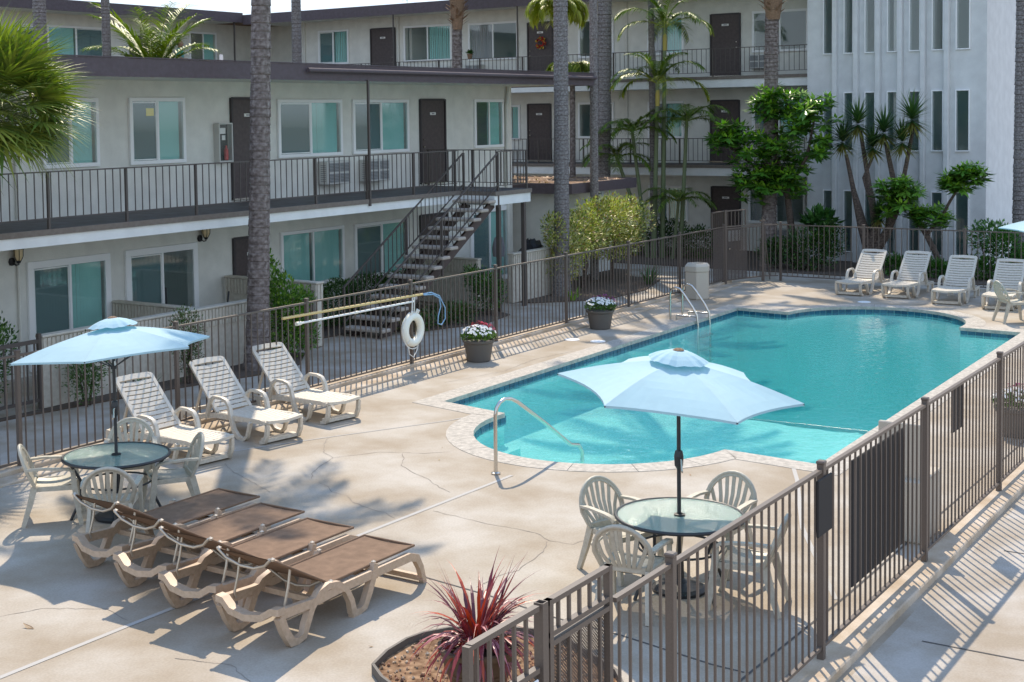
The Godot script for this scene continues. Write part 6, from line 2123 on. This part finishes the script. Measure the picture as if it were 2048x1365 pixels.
	shrub("low dark ground plants below the stair", [[23.8, 0.15, -17.1, 0.7, 0.22, 0.35], [24.9, 0.18, -16.9, 0.6, 0.25, 0.35], [25.4, 0.14, -17.5, 0.6, 0.2, 0.4]], 1800, 0.09, [Color(0.06, 0.13, 0.03), Color(0.13, 0.14, 0.05)], [], M.leaf)
	shrub("dark shrub against the far wing left of the gate", [[39.8, 0.6, -19.0, 0.6, 0.6, 0.8], [39.6, 0.5, -17.9, 0.5, 0.5, 0.7], [39.8, 0.4, -20.3, 0.5, 0.5, 0.7]], 4000, 0.1, deep, [], M.leaf)
	shrub("dense dark shrub behind the far fence at the tower's corner", [[38.0, 0.6, -13.8, 0.55, 0.6, 0.9], [38.1, 0.9, -13.3, 0.5, 0.5, 0.5], [38.2, 0.5, -14.9, 0.5, 0.4, 0.5]], 4500, 0.09, deep, auto_stems(38.0, -13.8, 0.8, 5, 0.4), M.leaf_waxy)
	shrub("airy green shrub beside the tower, behind the last lounger", [[38.2, 1.1, -9.0, 0.4, 0.45, 0.55], [38.1, 0.9, -8.6, 0.4, 0.5, 0.45], [38.1, 0.55, -8.1, 0.35, 0.4, 0.4]], 2600, 0.1, [Color(0.05, 0.15, 0.03), Color(0.09, 0.22, 0.04)], auto_stems(38.2, -9.0, 1.0, 6, 0.25), M.leaf)
	shrub("low leafy plants along the tower's base", [[38.0, 0.25, -11.4, 0.45, 0.28, 0.7], [37.9, 0.22, -10.3, 0.4, 0.25, 0.6], [37.9, 0.3, -9.2, 0.4, 0.3, 0.6]], 2600, 0.12, [Color(0.05, 0.14, 0.03), Color(0.09, 0.2, 0.04)], [], M.leaf)
	shrub("large-leaved plant rising over the dark shrub by the tower", [[38.3, 1.4, -13.6, 0.3, 0.25, 0.45]], 260, 0.26, [Color(0.04, 0.13, 0.03), Color(0.07, 0.18, 0.04)], auto_stems(38.3, -13.6, 1.3, 4, 0.2), M.leaf_waxy)
	for q in [[33.0, -16.3, 0.65, 46, "grassy strap-leaved clump by the path edge", Color(0.06, 0.13, 0.04)], [29.3, -16.5, 0.42, 22, "small bright green strap-leaved plant at the trunk's foot", Color(0.22, 0.36, 0.03)], [15.7, -16.8, 0.5, 16, "spiky green tuft beside the rounded shrub", Color(0.08, 0.17, 0.05)]]:
		var t := thing("strap_leaved_plant", q[4], "plant", V(q[0], 0.01, q[1]), 0.0, "strap-leaved plants")
		var s := Shape.new()
		s.colored = true
		for k in q[3]:
			var a := rng.randf() * TAU
			s.tint = q[5] * rng.randf_range(0.7, 1.4)
			s.blade(V(cos(a) * 0.05, 0, sin(a) * 0.05), V(cos(a) * 0.6, rng.randf_range(0.6, 1.6), sin(a) * 0.6), UP3, q[2] * rng.randf_range(0.7, 1.2), 0.035, 0.22, 4, 1.0)
		part(t, "leaf_blades", s, M.leaf)
	# the red cordyline in its pot
	var c := thing("red_cordyline", "spiky dark red plant in a brown pot on the gravel bed", "potted plant", V(8.80, 0.02, -5.82))
	var s := Shape.new()
	s.lathe([Vector2(0.0, 0.0), Vector2(0.19, 0.0), Vector2(0.235, 0.18), Vector2(0.25, 0.2), Vector2(0.25, 0.22), Vector2(0.265, 0.24), Vector2(0.285, 0.36), Vector2(0.31, 0.37), Vector2(0.315, 0.41), Vector2(0.29, 0.42), Vector2(0.27, 0.36), Vector2(0.0, 0.35)], 30)
	part(c, "pot", s, M.pot_brown)
	s = Shape.new()
	s.lathe([Vector2(0.272, 0.365), Vector2(0.0, 0.385)], 20)
	part(c, "soil", s, M.soil)
	var reds := [Color(0.17, 0.022, 0.03), Color(0.30, 0.04, 0.035), Color(0.12, 0.025, 0.04), Color(0.38, 0.14, 0.15), Color(0.24, 0.08, 0.10), Color(0.46, 0.07, 0.02)]
	for k in 190:
		s = Shape.new() if k == 0 else s
		s.colored = true
		var a := rng.randf() * TAU
		var up := rng.randf()
		var d := V(cos(a), 0.35 + 2.6 * up * up, sin(a))
		s.tint = reds[rng.randi() % 6] * rng.randf_range(0.7, 1.3)
		s.blade(V(cos(a) * 0.06 + rng.randf_range(-0.05, 0.05), 0.38 + 0.1 * up, sin(a) * 0.06 + rng.randf_range(-0.05, 0.05)), d, UP3, rng.randf_range(0.45, 0.78) * (0.8 + 0.25 * up), 0.026, 0.42 * (1.0 - up * up) + 0.03, 7, 1.0)
	part(c, "leaf_blades", s, M.leaf_red)

# ---------------------------------------------------------------- a person on the far gallery
func flesh(bones: Array, cell: float, grow := 0.0) -> Shape:   # bones: from, to, radius, radius; joined with a smooth minimum and meshed as surface nets
	var lo := V(9, 9, 9)
	var hi := V(-9, -9, -9)
	for b in bones:
		for k in 2:
			var r: float = b[2 + k] + grow + cell * 2
			lo = lo.min(b[k] - V(r, r, r)); hi = hi.max(b[k] + V(r, r, r))
	var nx := int((hi.x - lo.x) / cell) + 2
	var ny := int((hi.y - lo.y) / cell) + 2
	var nz := int((hi.z - lo.z) / cell) + 2
	var f := PackedFloat32Array()
	f.resize(nx * ny * nz)
	for k in nz:
		for j in ny:
			for i in nx:
				var p := lo + V(i, j, k) * cell
				var e := 0.0
				for b in bones:
					var ab: Vector3 = b[1] - b[0]
					var h := clampf((p - b[0]).dot(ab) / maxf(ab.length_squared(), 1e-6), 0.0, 1.0)
					var dd: float = p.distance_to(b[0] + ab * h) - lerpf(b[2], b[3], h) - grow
					if dd < 0.2: e += exp(-dd * 38.0)
				f[i + nx * (j + ny * k)] = -log(maxf(e, 1e-9)) / 38.0
	var at := {}
	var s := Shape.new()
	for k in nz - 1:
		for j in ny - 1:
			for i in nx - 1:
				var sum := Vector3()
				var n := 0
				for e in [[0, 0, 0, 1, 0, 0], [0, 1, 0, 1, 1, 0], [0, 0, 1, 1, 0, 1], [0, 1, 1, 1, 1, 1], [0, 0, 0, 0, 1, 0], [1, 0, 0, 1, 1, 0], [0, 0, 1, 0, 1, 1], [1, 0, 1, 1, 1, 1], [0, 0, 0, 0, 0, 1], [1, 0, 0, 1, 0, 1], [0, 1, 0, 0, 1, 1], [1, 1, 0, 1, 1, 1]]:
					var a := f[i + e[0] + nx * (j + e[1] + ny * (k + e[2]))]
					var b := f[i + e[3] + nx * (j + e[4] + ny * (k + e[5]))]
					if (a < 0.0) != (b < 0.0):
						sum += V(e[0], e[1], e[2]).lerp(V(e[3], e[4], e[5]), a / (a - b)); n += 1
				if n > 0: at[i + nx * (j + ny * k)] = lo + (V(i, j, k) + sum / n) * cell
	var st := [1, nx, nx * ny]
	for k in range(1, nz - 1):
		for j in range(1, ny - 1):
			for i in range(1, nx - 1):
				var c := i + nx * (j + ny * k)
				for ax in 3:
					if (f[c] < 0.0) == (f[c + st[ax]] < 0.0): continue
					var u: int = st[(ax + 1) % 3]
					var w: int = st[(ax + 2) % 3]
					if not (at.has(c) and at.has(c - u) and at.has(c - w) and at.has(c - u - w)): continue
					if f[c] < 0.0: s.quad(at[c], at[c - u], at[c - u - w], at[c - w])
					else: s.quad(at[c], at[c - w], at[c - u - w], at[c - u])
	return s

func make_person() -> void:
	var t := thing("person", "person in a turquoise shirt on the far gallery behind the palm fronds", "person", V(38.0, 5.70, -38.3), -0.9)
	# faces +x
	var torso := [[V(0, 0.98, -0.09), V(0, 0.98, 0.09), 0.12, 0.12], [V(0, 1.0, 0), V(0.01, 1.3, 0), 0.13, 0.14], [V(0.0, 1.38, -0.13), V(0.0, 1.38, 0.13), 0.085, 0.085]]
	var arms := []
	for z in [-1.0, 1.0]:
		arms.append([V(0.0, 1.42, 0.19 * z), V(0.03, 1.15, 0.26 * z), 0.058, 0.048])
	var fore := []
	for z in [-1.0, 1.0]:
		fore.append([V(0.03, 1.15, 0.26 * z), V(0.25, 1.06, 0.16 * z), 0.045, 0.03])
		fore.append([V(0.25, 1.06, 0.16 * z), V(0.31, 1.05, 0.14 * z), 0.032, 0.03])
		for q in 4: fore.append([V(0.31, 1.06 - 0.012 * q, 0.14 * z), V(0.37, 1.04 - 0.018 * q, (0.13 - 0.012 * q) * z), 0.011, 0.009])
		fore.append([V(0.27, 1.07, 0.13 * z), V(0.32, 1.08, 0.10 * z), 0.012, 0.010])
	var legs := []
	for z in [-1.0, 1.0]:
		legs.append([V(0, 0.95, 0.09 * z), V(0.02, 0.5, 0.10 * z), 0.095, 0.06]); legs.append([V(0.02, 0.5, 0.10 * z), V(-0.02, 0.08, 0.10 * z), 0.06, 0.042])
	var feet := []
	for z in [-1.0, 1.0]: feet.append([V(-0.03, 0.05, 0.10 * z), V(0.16, 0.04, 0.12 * z), 0.045, 0.035])
	var head := [[V(0.0, 1.48, 0), V(0.02, 1.58, 0), 0.055, 0.055], [V(0.03, 1.70, 0), V(0.015, 1.73, 0), 0.092, 0.095], [V(0.05, 1.62, 0), V(0.07, 1.64, 0), 0.06, 0.055], [V(0.115, 1.70, 0), V(0.135, 1.665, 0), 0.012, 0.016], [V(0.01, 1.69, -0.095), V(0.01, 1.66, -0.095), 0.02, 0.014], [V(0.01, 1.69, 0.095), V(0.01, 1.66, 0.095), 0.02, 0.014]]
	part(t, "body", flesh(torso + arms + fore + legs + feet + head, 0.018), M.skin)
	part(t, "shirt", flesh(torso + arms, 0.02, 0.014), M.shirt)
	part(t, "trousers", flesh(legs + [[V(0, 0.96, -0.09), V(0, 0.96, 0.09), 0.12, 0.12]], 0.022, 0.016), M.cloth_dark)
	part(t, "shoes", flesh(feet, 0.016, 0.012), M.black)
	part(t, "hair", flesh([[V(-0.01, 1.745, 0), V(-0.02, 1.76, 0), 0.10, 0.098], [V(-0.05, 1.68, 0), V(-0.05, 1.72, 0), 0.075, 0.08]], 0.016), M.hair)

func make_litter() -> void:
	var s := Shape.new()
	s.colored = true
	var at := [[7.9, -9.95, 0.14], [9.2, -7.15, 0.05]]
	for k in 60: at.append([rng.randf_range(7.5, 34.0), rng.randf_range(-14.2, -4.4), rng.randf_range(0.02, 0.06)])
	for k in 70: at.append([rng.randf_range(17.0, 33.5), rng.randf_range(-16.8, -15.1), rng.randf_range(0.02, 0.07)])
	var pool := grown(pool_outline(), 0.05)
	for q in at:
		if Geometry2D.is_point_in_polygon(Vector2(q[0], q[1]), pool): continue
		var a := rng.randf() * TAU
		s.tint = [Color(0.30, 0.15, 0.06), Color(0.22, 0.13, 0.07), Color(0.36, 0.24, 0.11)][rng.randi() % 3]
		s.leaf(V(q[0], 0.006, q[1]), V(cos(a), 0.12, sin(a)).normalized(), V(-sin(a), 0.1, cos(a)).normalized(), q[2], q[2] * 0.4)
	var o := part(self, "fallen_leaves", s, M.leaf)
	o.set_meta("kind", "stuff")
	tag(o, "small dry leaves scattered over the deck and path", "leaves")

# ---------------------------------------------------------------- the scene
func recentre() -> void:   # puts the origin of each thing built in place at the middle of its foot
	for o in get_children():
		if not o is Node3D or o is MeshInstance3D or o is Light3D or o is Camera3D or o.get_child_count() == 0 or o.position != Vector3.ZERO: continue
		var box := AABB()
		var first := true
		for c in o.get_children():
			if c is MeshInstance3D and c.mesh:
				var b: AABB = c.transform * c.mesh.get_aabb()
				box = b if first else box.merge(b)
				first = false
		var at := box.get_center()
		at.y = box.position.y
		o.position = at
		for c in o.get_children(): c.position -= at

func _ready() -> void:
	rng.seed = 20240611
	var cam := Camera3D.new()
	cam.name = "camera"
	add_child(cam)
	cam.position = V(0, 4.5, 0)
	cam.rotation = V(-0.0582241, -0.9629563, -0.0152086)
	cam.projection = Camera3D.PROJECTION_FRUSTUM
	cam.near = 0.1
	cam.far = 900.0
	cam.size = 0.1 * 1365.0 / 2793.98
	cam.frustum_offset = Vector2(0.1 * (1024.0 - 878.07) / 2793.98, 0.1 * (394.91 - 682.5) / 2793.98)
	cam.current = true
	var we := WorldEnvironment.new()
	we.name = "environment"
	var e := Environment.new()
	e.background_mode = Environment.BG_SKY
	var sm := ProceduralSkyMaterial.new()
	sm.sky_top_color = Color(0.42, 0.58, 0.82)
	sm.sky_horizon_color = Color(0.82, 0.87, 0.91)
	sm.sky_curve = 0.75
	sm.ground_horizon_color = Color(0.62, 0.62, 0.60)
	sm.ground_bottom_color = Color(0.35, 0.33, 0.31)
	sm.sun_angle_max = 12.0
	var sk := Sky.new()
	sk.sky_material = sm
	e.sky = sk
	e.background_energy_multiplier = 1.6
	e.tonemap_mode = Environment.TONE_MAPPER_LINEAR
	e.tonemap_exposure = 1.1
	e.sdfgi_enabled = true; e.ssao_enabled = true; e.ssil_enabled = true
	e.volumetric_fog_enabled = true; e.volumetric_fog_density = 0.0
	we.environment = e
	add_child(we)
	var sun := DirectionalLight3D.new()
	sun.name = "sun"
	add_child(sun)
	sun.look_at_from_position(V(0.685, 1.0, -0.53), Vector3.ZERO)
	sun.light_color = Color(1.0, 0.94, 0.85)
	sun.light_energy = 1.6
	sun.light_angular_distance = 0.53
	sun.shadow_enabled = true
	make_materials()
	make_ground()
	make_wing_a()
	make_wing_c()
	make_wing_d()
	make_tower()
	make_shed()
	make_patios()
	make_fences()
	place_furniture()
	make_poolside()
	make_plants()
	make_person()
	make_litter()
	recentre()
